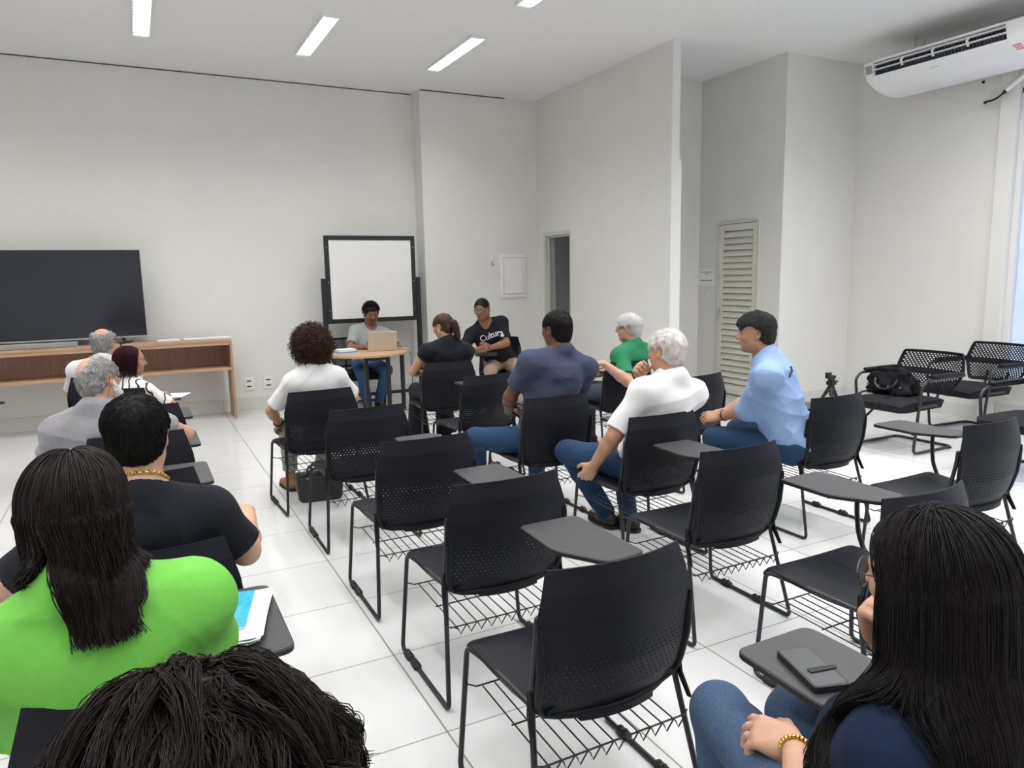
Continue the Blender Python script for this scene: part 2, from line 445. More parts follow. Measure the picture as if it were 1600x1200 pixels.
MB().box((.09, -.60, .165), (.115, .70, .272)).build('outlet_cavity', M['cav'], ac, smooth=None, label='dark air outlet')
lv = MB()
for zz, xx in ((.262, .012), (.215, .022)):
    lv.box((xx, -.60, zz - .006), (xx + .045, .70, zz + .003))
lv.build('outlet_vane', M['white'], ac, smooth=None)
fn = MB()
for k in range(40):
    yy = -.59 + k * 1.28 / 39
    fn.box((.045, yy - .002, .168), (.085, yy + .002, .255), )
fn.build('outlet_fins', M['fin'], ac, smooth=None, label='black vertical fins')
for yy in (-.27, .06, .38):
    MB().tube([(.03, yy, .262), (.012, yy + .012, .235), (.03, yy + .005, .185)], .012, 8).build('vane_clip', M['white'], ac)
MB().add([(.003, .712, .262), (.003, .79, .262), (.027, .79, .183), (.027, .712, .183), (.006, .712, .263), (.006, .79, .263), (.030, .79, .184), (.030, .712, .184)], [(0, 1, 2, 3), (7, 6, 5, 4), (0, 4, 5, 1), (1, 5, 6, 2), (2, 6, 7, 3), (3, 7, 4, 0)]).build('rating_label', M['greyp'], ac, smooth=None, label='grey label')
MB().box((.085, .05, .107), (.0865, .13, .1085), ).box((.098, .05, .0985), (.101, .13, .1005)).build('name_badge', M['ink'], ac, smooth=None)
nrm = np.array([-.50, 0, -.866])
st = MB()
for q in range(3):
    a = .088 + q * .026; yy = -.690
    while yy < -.625:
        w_ = random.uniform(.006, .013); zz = float(np.interp(a, [.08, .20], [.11, .05]))
        z2 = float(np.interp(a + .018, [.08, .20], [.11, .05]))
        st.add([(a, yy, zz - .0006), (a, yy + w_, zz - .0006), (a + .018, yy + w_, z2 - .0006), (a + .018, yy, z2 - .0006), (a, yy, zz + .001), (a, yy + w_, zz + .001), (a + .018, yy + w_, z2 + .001), (a + .018, yy, z2 + .001)],
               [(0, 1, 2, 3), (7, 6, 5, 4), (0, 4, 5, 1), (1, 5, 6, 2), (2, 6, 7, 3), (3, 7, 4, 0)])
        yy += w_ + .004
st.build('energy_sticker', M['red'], ac, smooth=None, label='small red printed marking')
MB().tube([(.45, .55, .30), (.45, .55, .55)], .008).tube([(.45, -.55, .30), (.45, -.55, .55)], .008).tube([(.6, .55, .30), (.6, .55, .55)], .008).tube([(.6, -.55, .30), (.6, -.55, .55)], .008).build('hanger_rod', M['silver'], ac)
tag(MB().tube(fillet([(7.80, 4.57, 3.222), (7.73, 4.55, 3.222), (7.72, 4.441, 3.220), (7.72, 4.355, 3.268)], .04), .010, 8).tube([(7.72, 4.36, 3.265), (7.72, 4.335, 3.29)], [.016, .022], 10).build('power_cable', M['rub'], smooth=40),
    'short dark cable leaving the wall below the air conditioner', 'cable')
tag(MB().tube([(7.72, 4.335, 3.29), (7.72, 4.0, 3.50), (7.62, 3.85, 3.56)], .022, 12).build('conduit', M['white'], smooth=40), 'white insulated pipe running up to the air conditioner', 'pipe')
tag(MB().tube([(7.795, 4.607, 3.435), (7.803, 4.607, 3.435)], .016, 12).build('wall_hole', M['blk'], smooth=40), 'small round dark hole in the wall under the air conditioner', 'hole')

# ------------------------------------------------------------------ things on the walls
ep = thing('electrical_panel', 'white electrical panel box on the wall beside the doorway', 'electrical panel', (4.747, 9.13, 1.587))
MB().box((-.203, -.022, -.302), (.203, 0, .302)).build('cover_plate', M['white'], ep, bevel=.006)
MB().box((-.153, -.0225, -.253), (.153, -.0215, .253)).build('door_gap', M['greyp'], ep, smooth=None)  # grey sheet painting the shade in the gap round the door
MB().box((-.148, -.030, -.248), (.148, -.022, .248)).build('panel_door', M['white'], ep, bevel=.004)
MB().box((-.130, -.036, -.06), (-.100, -.030, .0)).build('latch', M['white'], ep, bevel=.003)
sc = MB()
for sx in (-.18, .18):
    for sz in (-.25, .25): sc.tube([(sx, -.022, sz), (sx, -.026, sz)], .010, 10)
sc.build('screw', M['silver'], ep)
wh = thing('wall_bracket', 'small white cable hook on the wall left of the electrical panel', 'bracket', (4.415, 9.13, 1.80))
MB().box((-.018, -.012, -.03), (.018, 0, .085)).build('plate', M['white'], wh, bevel=.003)
MB().tube(fillet([(0, -.01, -.01), (.0, -.05, -.02), (.012, -.055, -.055), (.02, -.02, -.06)], .02), .010, 8).build('hook', M['silver'], wh)
nt = thing('paper_notice', 'white printed paper notice on the recess wall', 'notice', (6.618, 7.27, 1.522))
MB().box((-.002, -.165, -.105), (0, .165, .105)).build('sheet', M['paper'], nt, smooth=None)
tx = MB()
def scrib(mb, y0, y1, z, h):
    y = y0
    while y < y1:
        w_ = random.uniform(.008, .02); mb.box((-.003, y, z - h / 2), (-.002, min(y + w_, y1), z + h / 2)); y += w_ + random.uniform(.003, .006)
scrib(tx, -.125, .11, .065, .010); scrib(tx, -.035, .03, .04, .008); scrib(tx, -.105, .105, -.042, .010)
tx.build('printed_lines', M['ink'], nt, smooth=None)
sw = thing('light_switch', 'white light switch plate below the paper notice', 'light switch', (6.62, 7.215, 1.30))
MB().box((-.01, -.04, -.06), (0, .04, .06)).build('plate', M['wpaint'], sw, bevel=.003)
MB().box((-.016, -.012, -.03), (-.01, .022, .03)).build('rocker', M['white'], sw, bevel=.002)
for x, lab in ((1.172, 'white double wall socket nearer the console table'), (1.402, 'white double wall socket nearer the curly-haired woman')):
    o = thing('wall_socket', lab, 'wall socket', (x, YF, .325), 0, 'wall sockets')
    MB().box((-.056, -.010, -.078), (.056, 0, .078)).build('plate', M['white'], o, bevel=.003)
    s = MB()
    for sz in (-.034, .034):
        s.box((-.026, -.0125, sz - .008), (.026, -.010, sz + .010))
    s.build('socket_slot', M['ink'], o, smooth=None)

# ------------------------------------------------------------------ console table, television, papers
ct = thing('console_table', 'long oak console table with open shelf under the television', 'console table', (0, 9.10, 0))
TL = -2.6
MB().box((TL, -.21, .905), (.95, .21, .935)).build('table_top', M['wood'], ct, bevel=.002)
MB().box((TL + .03, -.20, .575), (.925, .20, .605)).build('shelf', M['wood'], ct, bevel=.002)
MB().box((TL + .03, .185, .605), (.925, .20, .905)).build('back_panel', M['woodin'], ct, bevel=.001)
MB().box((.925, -.21, 0), (.95, .21, .905)).build('end_panel', M['woodv'], ct, bevel=.002)
MB().box((TL, -.21, 0), (TL + .03, .21, .905)).build('end_panel', M['woodv'], ct, bevel=.002)
MB().box((TL + .032, -.204, .868), (.923, -.186, .905)).build('front_rail', M['wood'], ct, bevel=.001)
tv = thing('television', 'large black flat-screen television standing on the console table', 'television', (-.76, 9.12, .935))
MB().box((-.85, -.012, .075), (.85, .03, 1.02)).build('casing', M['blk'], tv, bevel=.004)
MB().box((-.842, -.014, .088), (.842, -.012, 1.012)).build('screen', M['scr'], tv, smooth=None)
MB().box((-.85, -.015, .062), (.85, -.005, .078)).build('bottom_bezel', M['silver'], tv, smooth=None)
for sx in (-.62, .62):
    MB().tube([(sx, .01, .08), (sx, .01, .012)], .012, 8).tube(fillet([(sx - .05, -.10, .007), (sx, .01, .02), (sx + .05, .10, .007)], .05), .007, 8).build('foot', M['blk'], tv)
sb = thing('sound_bar', 'grey sound bar lying below the television screen', 'sound bar', (-1.0, 8.98, .935))
MB().box((-.55, -.04, 0), (.42, .04, .055)).build('body', M['greyp'], sb, bevel=.008)
MB().box((-.53, -.043, .008), (.40, -.04, .047)).build('grille', M['greyp'], sb, smooth=None)
tag(MB().tube(fillet([(-.16, 9.10, 1.0), (-.15, 9.07, .955), (-.09, 9.03, .945), (-.05, 9.06, .97), (-.08, 9.10, .95), (-.16, 9.0, .943), (-.18, 8.885, .943), (-.18, 8.875, .90)], .03), .006, 8).build('television_cable', M['rub']),
    'thin dark cord dangling at the right end of the television', 'cord')
for k, (x, y, w_, a) in enumerate(((.30, 9.07, .22, 6), (.585, 9.09, .24, 4), (.84, 9.10, .24, -3), (.80, 9.22, .18, 2))):
    lab = ('stack of white papers on the console table nearest the television', 'middle stack of white papers on the console table',
           'stack of white papers at the right end of the console table', 'white sheet behind the rightmost papers on the console table')[k]
    o = thing('paper_stack', lab, 'papers', (x, y, .935), a, 'papers on the console table')
    m = MB()
    for q in range(5 if k < 3 else 2):
        m.box((-w_ / 2 + random.uniform(-.006, .006), -.09 + random.uniform(-.006, .006), q * .003), (w_ / 2 + random.uniform(-.006, .006), .09, q * .003 + .0026))
    m.build('sheets', M['paper'], o, smooth=None)

# ------------------------------------------------------------------ whiteboard on its stand
wbd = thing('whiteboard', 'white board in a thick black frame on a wheeled black stand', 'whiteboard', (2.70, 9.08, 0))
m = MB(); z0, z1, hw = 1.04, 2.125, .585
m.box((-hw, -.02, z0), (-hw + .055, .02, z1)).box((hw - .055, -.02, z0), (hw, .02, z1)).box((-hw + .055, -.02, z1 - .055), (hw - .055, .02, z1)).box((-hw + .055, -.02, z0), (hw - .055, .02, z0 + .055))
m.build('frame', M['blk'], wbd, bevel=.003)
MB().box((-hw + .05, -.012, z0 + .05), (hw - .05, .012, z1 - .05)).build('writing_surface', M['board'], wbd, smooth=None)
for sx in (-1, 1):
    m = MB(); m.box((sx * .615 - .028, -.025, .04), (sx * .615 + .028, .025, 1.60)); m.build('post', M['blk'], wbd, bevel=.003)
    MB().box((sx * .615 - .025, -.30, .05), (sx * .615 + .025, .30, .09)).build('foot', M['blk'], wbd, bevel=.003)
    for sy in (-.27, .27):
        MB().tube([(sx * .615 - .012, sy, .025), (sx * .615 + .012, sy, .025)], .025, 14).build('caster', M['rub'], wbd)
MB().box((-.59, -.02, .09), (.59, .02, .13)).build('crossbar', M['blk'], wbd, bevel=.003)
m = MB()
for sx in (-1, 1):
    for zz in (1.2, 1.55, 1.98): m.tube([(sx * .557, -.021, zz), (sx * .557, -.024, zz)], .006, 8)
m.build('bolt', M['silver'], wbd)
# ------------------------------------------------------------------ perforated shells
def interp(tab, z):
    xs = [a for a, _ in tab]; ys = [b for _, b in tab]
    return float(np.interp(z, xs, ys))
def perforated(mb, S, rows):
    """rows: (z0, z1, columns, hole, shifted).  S(u, z, side) -> point; side 0 front, 1 back"""
    prev = None
    for z0, z1, nc, hole, shift in rows:
        us = np.linspace(-1, 1, nc + 1)
        if shift:
            h = (us[1] - us[0]) / 2
            us = np.concatenate([[-1], us[:-1] + h, [1]])
        for i in range(len(us) - 1):
            a, b = us[i], us[i + 1]
            zm, um = (z0 + z1) / 2, (a + b) / 2
            full = (b - a) > 1.5 * (us[1] - us[0]) if shift and i in (0,) else True
            edge = shift and i in (0, len(us) - 2)
            if hole and not edge and abs(um) < .93:
                O = [(a, z0), (um, z0), (b, z0), (b, zm), (b, z1), (um, z1), (a, z1), (a, zm)]
                I = []
                for k in range(8):
                    g = math.radians(225 + 45 * k)
                    I.append((um + math.cos(g) * hole * (b - a) / 2, zm + math.sin(g) * hole * (z1 - z0) / 2))
                V = [S(u, z, 0) for u, z in O] + [S(u, z, 0) for u, z in I] + [S(u, z, 1) for u, z in O] + [S(u, z, 1) for u, z in I]
                F = []
                for k in range(8):
                    l = (k + 1) % 8
                    F += [(k, k + 8, l + 8, l), (k + 16, l + 16, l + 24, k + 24), (k + 8, k + 24, l + 24, l + 8)]
                mb.add(V, F)
            else:
                V = [S(a, z0, 0), S(b, z0, 0), S(b, z1, 0), S(a, z1, 0), S(a, z0, 1), S(b, z0, 1), S(b, z1, 1), S(a, z1, 1)]
                mb.add(V, [(0, 3, 2, 1), (4, 5, 6, 7)])
    zs = [r[0] for r in rows] + [rows[-1][1]]
    for a, b in zip(zs[:-1], zs[1:]):
        for sgn in (-1, 1):
            q = [S(sgn, a, 0), S(sgn, b, 0), S(sgn, b, 1), S(sgn, a, 1)]
            mb.add(q, [(0, 1, 2, 3) if sgn < 0 else (3, 2, 1, 0)])
    for z, fl in ((zs[0], 0), (zs[-1], 1)):
        us = np.linspace(-1, 1, 25)
        for a, b in zip(us[:-1], us[1:]):
            q = [S(a, z, 0), S(b, z, 0), S(b, z, 1), S(a, z, 1)]
            mb.add(q, [(0, 1, 2, 3) if fl else (3, 2, 1, 0)])

# ------------------------------------------------------------------ student chair with writing tablet (faces +y, origin between the rear feet)
HW = [(.405, .150), (.415, .195), (.43, .226), (.45, .241), (.48, .247), (.56, .250), (.69, .256), (.715, .254), (.845, .217)]
YC = [(.40, .058), (.47, .034), (.56, .010), (.70, .000), (.78, .004), (.845, .016)]
def S_back(u, z, side):
    return (u * interp(HW, z), interp(YC, z) + .052 * u * u - .006 * side, z + .006 * (1 - u * u) * (1 if z > .84 else 0))
def make_student_chair():
    t = thing('student_chair', '', 'chair', (0, 0, 0), 0, 'black chairs with writing tablets')
    rows = [(.405, .415, 24, 0, 0), (.415, .43, 24, 0, 0), (.43, .452, 24, 0, 0), (.452, .472, 24, 0, 0)]
    z = .472; k = 0
    while k < 13:
        hole = .42 if k < 8 else .42 - (k - 7) * .055
        rows.append((z, z + .0145, 27, hole, k % 2)); z += .0145; k += 1
    zz = z
    while zz < .8449:
        z2 = min(zz + .024, .845)
        if .845 - z2 < .008: z2 = .845
        rows.append((zz, z2, 24, 0, 0)); zz = z2
    mb = MB(); perforated(mb, S_back, rows)
    mb.build('backrest', M['plas'], t, smooth=42)
    rim = MB()
    path = [S_back(-1, zz, 1) for zz in np.linspace(.70, .45, 12)] + [S_back(-.985, .43, 1)]
    path += [S_back(u, .416, 1) for u in np.linspace(-.95, .95, 22)]
    path += [S_back(.985, .43, 1)] + [S_back(1, zz, 1) for zz in np.linspace(.45, .70, 12)]
    p = np.array(path) + np.array([0, -.004, 0]); p[:, 0] *= .975
    rad = np.full(len(p), .0125); rad[:3] = (.006, .009, .011); rad[-3:] = (.011, .009, .006)
    rim.tube(p, rad, 8)
    rim.build('back_rim', M['plas'], t, smooth=60)
    br = MB()
    q = np.array([S_back(u, .416, 1) for u in np.linspace(-.62, .62, 17)])
    P = np.stack([q + [0, -.018, .006], q + [0, -.018, -.016], q + [0, .02, -.020], q + [0, .05, -.006]])
    br.grid(P); br.grid(P + np.array([0, .004, .004]), True)
    br.build('back_bracket', M['plas'], t, smooth=50)
    # seat
    ys = [.065, .10, .16, .24, .32, .40, .46, .50, .523, .535, .54]
    zs = [.456, .448, .442, .440, .443, .449, .453, .451, .444, .432, .418]
    hw = [.215, .224, .230, .236, .241, .246, .250, .252, .250, .246, .240]
    us = np.array([-1, -.975, -.93, -.8, -.5, -.2, 0, .2, .5, .8, .93, .975, 1])
    top = np.array([[(u * h, y, z - .010 * max(0, (abs(u) - .9) / .1) ** 2 - .004 * (1 - u * u)) for u in us] for y, z, h in zip(ys, zs, hw)])
    bot = top - np.array([0, .0, .013]); bot[-1] = top[-1] + np.array([0, -.010, 0]); bot[-2] = top[-2] + np.array([0, -.012, -.004])
    sb = MB(); sb.grid(top, True); sb.grid(bot)
    def strip(a, b, fl):
        V = np.concatenate([a, b]); n = len(a)
        sb.add(V, [((i, i + 1, n + i + 1, n + i) if not fl else (n + i, n + i + 1, i + 1, i)) for i in range(n - 1)])
    strip(top[0], bot[0], True); strip(top[-1], bot[-1], False); strip(top[:, 0], bot[:, 0], False); strip(top[:, -1], bot[:, -1], True)
    sb.build('seat', M['plas'], t, smooth=50)
    # metal frame
    for s in (-1, 1):
        f = MB()
        pts = [(s * .222, .080, .64), (s * .226, .070, .712), (s * .243, .066, .720), (s * .244, .070, .66), (s * .243, .098, .52), (s * .243, .104, .425), (s * .286, .000, .010),
               (s * .286, .525, .010), (s * .252, .515, .432), (s * .235, .40, .430), (s * .228, .12, .430)]
        f.tube(fillet(pts, .03, 5), .0092, 8)
        f.build('side_frame', M['blk'], t, smooth=60)
        MB().add(*plate(s)).build('side_plate', M['plas'], t, smooth=30)
        for yy in ((.36, .445) if s < 0 else (.20, .41)):
            c = MB(); c.tube([(s * .286, yy - .032, .012), (s * .286, yy - .026, .014), (s * .286, yy + .026, .014), (s * .286, yy + .032, .012)], [.010, .0165, .0165, .010], 10)
            c.box((s * .286 - .012, yy - .022, .0), (s * .286 + .012, yy + .022, .012)); c.ball((s * .286, yy - .012, .028), .010, 8, 6); c.ball((s * .286, yy + .014, .027), .009, 8, 6)
            c.build('floor_clip', M['rub'], t, smooth=50)
    x = MB()
    for yy in (.11, .43): x.tube([(-.23, yy, .427), (.23, yy, .427)], .0085, 8)
    x.build('crossbar', M['blk'], t, smooth=60)
    # book basket
    b = MB(); n = 11; xs = np.linspace(-.215, .215, n)
    for i, xx in enumerate(xs):
        b.tube([(xx, .485, .300), (xx, .06, .288)], .0026, 5)
    zig = []
    for i, xx in enumerate(xs):
        zig += [(xx, .058, .288), (xx + .006, .052, .268), (xx + .030, .050, .302)]
    b.tube([(-.262, .062, .305), (-.235, .05, .303)] + zig + [(.262, .062, .308)], .0026, 5)
    b.tube([(-.272, .50, .318), (-.235, .49, .302), (.235, .49, .302), (.272, .50, .318)], .003, 5)
    b.tube([(-.222, .27, .291), (.222, .27, .291)], .003, 5)
    b.tube([(-.25, .05, .304), (.25, .05, .304)], .003, 5)
    b.build('book_basket', M['blk'], t, smooth=60)
    # tablet
    poly = roundpoly([(.062, .755), (.052, .49), (.155, .315), (.312, .325), (.312, .755)], .036, 6)
    tb = MB().prism(poly, .686, .7005).build('writing_tablet', M['edge'], t, smooth=30, bevel=.002)
    sp = roundpoly([(.066, .751), (.056, .491), (.157, .319), (.308, .329), (.308, .751)], .034, 6)
    MB().prism(sp, .7005, .7017).build('tablet_top', M['lam'], tb, smooth=30)
    s = MB()
    s.tube(fillet([(.245, .44, .430), (.262, .47, .436), (.262, .50, .50), (.252, .505, .60), (.252, .505, .680)], .03), .0105, 8)
    s.tube([(.252, .36, .678), (.252, .68, .678)], .009, 8); s.tube([(.09, .52, .679), (.30, .52, .679)], .008, 8)
    s.build('tablet_support', M['blk'], t, smooth=60)
    return t
def plate(s):
    """plastic cover where the side tube meets the backrest"""
    P = np.array([(.250, .108, .50), (.250, .088, .50), (.252, .080, .425), (.263, .048, .352), (.263, .064, .348), (.252, .108, .425)], float)
    P[:, 0] *= s
    Q = P + np.array([s * .006, 0, 0])
    V = np.concatenate([P, Q]); n = len(P)
    F = [tuple(range(n)), tuple(range(2 * n - 1, n - 1, -1))] + [(i, n + i, n + (i + 1) % n, (i + 1) % n) for i in range(n)]
    return V, (F if s < 0 else [q[::-1] for q in F])

CHAIRS = {  # key: x, y, turn, label
    'A1': (1.085, 4.93, 3, 'black tablet chair under the curly-haired woman in the white T-shirt'),
    'A2': (1.165, 4.09, 0, 'empty black tablet chair directly behind the curly-haired woman'),
    'A3': (1.175, 3.133, 0, 'empty black tablet chair in the middle of the row beside the aisle'),
    'A4': (1.19, 2.316, 0, 'empty black tablet chair second nearest the camera in the row beside the aisle'),
    'A5': (1.10, 1.48, 0, 'empty black tablet chair nearest the camera, whole perforated back in view'),
    'B1': (2.43, 5.90, -5, 'black tablet chair under the woman with a ponytail'),
    'B2': (2.38, 4.94, 6, 'empty black tablet chair between the ponytail woman and the man in navy T-shirt'),
    'B3': (2.30, 3.80, 0, 'black tablet chair under the man in the navy T-shirt'),
    'B4': (2.48, 2.985, 0, 'black tablet chair under the white-haired man in the white polo'),
    'B5': (2.29, 2.225, 0, 'empty black tablet chair directly behind the man in the white polo'),
    'C1': (3.73, 5.00, 0, 'black tablet chair under the man in the green polo'),
    'C2': (3.70, 4.00, 12, 'empty black tablet chair right of the man in the white polo, before the louvred door'),
    'C3': (3.72, 2.87, 0, 'black tablet chair under the man in the light blue shirt'),
    'C4': (3.69, 1.96, 0, 'empty black tablet chair in front of the bag-laden armchair, at the right'),
    'D': (2.36, 1.43, 0, 'empty black tablet chair with its back hidden by the head of the woman with glasses'),
    'E': (1.145, .45, 0, 'black tablet chair holding a phone, under the woman with glasses'),
    'L0': (-.03, 1.42, 0, 'black tablet chair holding papers and blue booklet, under the woman in green'),
    'L1': (-.04, 2.19, 0, 'black tablet chair under the man with the gold chain'),
    'L2': (-.06, 3.14, 0, 'empty black tablet chair just in front of the man with the gold chain'),
    'L3': (-.05, 4.00, 0, 'black tablet chair under the bearded man in the grey polo'),
    'L4': (-.03, 4.93, 0, 'empty black tablet chair behind the woman in the striped blouse'),
    'L5': (-.22, 5.87, -22, 'turned black tablet chair under the woman in the striped blouse'),
    'L6': (-.30, 6.78, 0, 'black tablet chair under the balding man nearest the television'),
    'F': (.00, .34, 0, 'black tablet chair under the person with wavy dark hair in the foreground'),
    'X': (-1.77, 6.66, -60, 'empty black tablet chair cut off at the left edge below the television'),
    'K': (4.0, 8.06, 155, 'black tablet chair facing the audience, under the man in the lettered black T-shirt'),
}
proto = make_student_chair()
for i, (k, (x, y, a, lab)) in enumerate(CHAIRS.items()):
    if i == 0:
        proto.location = (x, y, 0); proto.rotation_euler = (0, 0, R(a)); proto['label'] = lab
    else:
        dup(proto, (x, y, 0), a, lab)

# ------------------------------------------------------------------ cantilever visitor armchair (faces +y)
def make_visitor():
    t = thing('visitor_armchair', '', 'armchair', (0, 0, 0), 0, 'black cantilever armchairs')
    f = MB()
    def half(s): return [(s * .315, -.30, .655), (s * .318, .22, .655), (s * .316, .285, .60), (s * .264, .27, .014), (s * .264, -.27, .014)]
    pts = half(-1) + half(1)[::-1]
    f.tube(fillet(pts, .055, 7), .0125, 10)
    f.build('cantilever_frame', M['blk'], t, smooth=60)
    for s in (-1, 1):
        MB().box((s * .316 - .026, -.27, .664), (s * .316 + .026, .16, .694)).build('armrest', M['plas'], t, bevel=.011)
        MB().tube([(s * .26, .20, .43), (s * .20, .10, .43)], .011, 8).box((s * .262 - .008, -.02, .40), (s * .262 + .008, .26, .425)).build('seat_bracket', M['blk'], t, bevel=.003)
        MB().box((s * .262 - .014, -.255, 0), (s * .262 + .014, -.225, .018)).build('foot_pad', M['rub'], t, bevel=.003)
    us = np.linspace(-1, 1, 15); vs = np.linspace(0, 1, 15)
    def Z(u, v): return .458 + .012 * (1 - abs(u) ** 6) - .030 * max(0, (v - .86) / .14) ** 2 - .012 * max(0, (.12 - v) / .12)
    top = np.array([[(u * (.252 + .012 * v - .03 * max(0, (v - .9) / .1) ** 2), -.14 + v * .58, Z(u, v)) for u in us] for v in vs])
    bot = top.copy(); bot[:, :, 2] = .378; bot[:, :, 0] *= .96; bot[:, :, 1] = -.12 + (bot[:, :, 1] + .14) * .95
    s = MB(); s.grid(top, True); s.grid(bot)
    def strip(a, b, fl):
        V = np.concatenate([a, b]); n = len(a)
        s.add(V, [((i, i + 1, n + i + 1, n + i) if not fl else (n + i, n + i + 1, i + 1, i)) for i in range(n - 1)])
    strip(top[0], bot[0], True); strip(top[-1], bot[-1], False); strip(top[:, 0], bot[:, 0], False); strip(top[:, -1], bot[:, -1], True)
    s.build('seat_cushion', M['fab'], t, smooth=60)
    HWV = [(.47, .228), (.485, .245), (.52, .258), (.64, .305), (.69, .310), (.76, .296), (.825, .278), (.838, .262)]
    def S(u, z, side): return (u * interp(HWV, z), -.30 - .28 * (z - .53) + .055 * u * u - .011 * side, z)
    rows = [(.47, .485, 20, 0, 0), (.485, .495, 20, 0, 0)]; z = .495
    for k in range(8): rows.append((z, z + .0165, 19, .80, k % 2)); z += .0165
    rows += [(z, .655, 20, 0, 0), (.655, .68, 20, 0, 0)]; z = .68
    for k in range(8): rows.append((z, z + .0175, 19, .80, k % 2)); z += .0175
    rows += [(z, .832, 20, 0, 0), (.832, .838, 20, 0, 0)]
    b = MB(); perforated(b, S, rows); b.build('backrest', M['plas'], t, smooth=40)
    rim = MB()
    out = [S(-1, zz, .5) for zz in np.linspace(.48, .83, 14)] + [S(u, .834, .5) for u in np.linspace(-.97, .97, 12)] + [S(1, zz, .5) for zz in np.linspace(.83, .48, 14)] + [S(u, .473, .5) for u in np.linspace(.95, -.95, 12)]
    rim.tube(out, .0095, 8, closed=True); rim.build('back_rim', M['plas'], t, smooth=60)
    st = MB()
    for sx in (-.10, .10): st.tube(fillet([(sx, -.05, .40), (sx, -.27, .40), (sx, -.315, .56)], .06), .013, 8)
    st.build('back_support', M['blk'], t, smooth=60)
    return t
vis = make_visitor()
for i, (x, y, a, lab) in enumerate(((6.08, 4.06, 90, 'black cantilever armchair with a handbag on its seat'), (7.24, 4.13, 86, 'empty black cantilever armchair nearest the window, behind the one with the bag'),
                                   (6.08, 2.95, 88, 'black cantilever armchair cut off by the right edge'), (2.42, 8.92, 174, 'black armchair behind the small table, under the man with the laptop'))):
    if i == 0: vis.location = (x, y, 0); vis.rotation_euler = (0, 0, R(a)); vis['label'] = lab
    else: dup(vis, (x, y, 0), a, lab)

# ------------------------------------------------------------------ presenter's table and what lies on it
tb = thing('table', 'small rounded wooden table with black square legs before the whiteboard', 'table', (2.34, 8.40, 0))
arc = [(.54 * math.cos(a), -.63 * math.sin(a)) for a in np.linspace(0, math.pi, 33)]
poly = [(.54, .12)] + arc + [(-.54, .12)]
MB().prism(poly[::-1], .722, .748).build('table_top', M['wood'], tb, smooth=30, bevel=.003)
for x, y in ((-.085, -.43), (.17, -.44), (.48, -.02), (-.46, -.02)):
    MB().box((x - .021, y - .021, 0), (x + .021, y + .021, .722)).build('leg', M['blk'], tb, bevel=.002)
MB().box((-.085, -.455, .672), (.17, -.42, .722)).box((-.46, -.04, .68), (.48, .0, .722)).build('apron', M['blk'], tb, bevel=.002)
lp = thing('laptop', 'open champagne-coloured laptop seen from behind on the wooden table', 'laptop', (2.53, 8.21, .748), -11)
MB().box((-.165, .0, 0), (.165, .225, .016)).build('base', M['champagne'], lp, bevel=.004)
MB().box((-.145, .03, .016), (.145, .13, .0175)).build('keyboard', M['blk'], lp, smooth=None)
lid = MB().box((-.168, -.006, 0), (.168, 0, .222), rot=[(1, 0, 0), (0, .985, -.17), (0, .17, .985)], org=(0, 0, .012)).build('lid', M['champagne'], lp, bevel=.003)
MB().box((-.158, 0.0005, .01), (.158, .001, .21), rot=[(1, 0, 0), (0, .985, -.17), (0, .17, .985)], org=(0, 0, .012)).build('screen', M['scr'], lid, smooth=None)
MB().box((-.028, -.0068, .105), (.028, -.006, .118), rot=[(1, 0, 0), (0, .985, -.17), (0, .17, .985)], org=(0, 0, .012)).build('lid_badge', M['silver'], lid, smooth=None)
tag(MB().tube(fillet([(2.69, 8.30, .757), (2.76, 8.22, .757), (2.80, 8.10, .757), (2.83, 8.06, .70), (2.835, 8.08, .30), (2.85, 8.2, .01), (3.1, 8.5, .008), (3.35, 8.9, .008)], .05), .0035, 6).build('charger_wire', M['rub']),
    'thin black laptop cord dropping from the table to the floor', 'cord')
bs = thing('book_stack', 'stack of white papers and a notebook at the left of the wooden table', 'papers', (2.13, 8.36, .748), 8)
m = MB(); m.box((-.11, -.09, 0), (.11, .09, .012)); m.build('notebook', M['blue'], bs, bevel=.002)
m = MB()
for q in range(6): m.box((-.10 + random.uniform(-.01, .01), -.08, .012 + q * .004), (.10 + random.uniform(-.01, .01), .08 + random.uniform(-.01, .01), .0155 + q * .004))
m.build('sheets', M['paper'], bs, smooth=None)
tag(MB().tube(fillet([(2.75, 8.3, .006), (2.95, 8.22, .006), (3.1, 8.30, .006), (3.0, 8.6, .006), (3.3, 8.95, .006)], .08), .005, 6).build('floor_cable', M['rub']), 'black cable lying on the floor beside the table legs', 'cable')

# ------------------------------------------------------------------ tripod, bags, phone, papers
tp = thing('tripod', 'small black camera tripod standing before the bare right-hand wall', 'tripod', (7.0, 5.6, 0))
for k in range(3):
    a = R(90 + 120 * k + 20)
    MB().tube([(.02 * math.cos(a), .02 * math.sin(a), .25), (.16 * math.cos(a), .16 * math.sin(a), .010)], [.024, .013], 8).ball((.16 * math.cos(a), .16 * math.sin(a), .008), .011, 8, 6).build('leg', M['blk'], tp)
MB().tube([(0, 0, .16), (0, 0, .30)], .020, 10).ball((0, 0, .255), .042, 10, 8).build('center_column', M['blk'], tp)
m = MB(); m.box((-.04, -.04, .285), (.04, .04, .325)); m.ball((0, 0, .345), .042, 10, 8); m.box((-.075, -.03, .362), (.04, .03, .392)); m.tube([(.0, 0, .33), (.13, .02, .31)], .012, 8); m.box((-.085, -.02, .385), (-.02, .02, .43))
m.build('tilt_head', M['blk'], tp, bevel=.003)

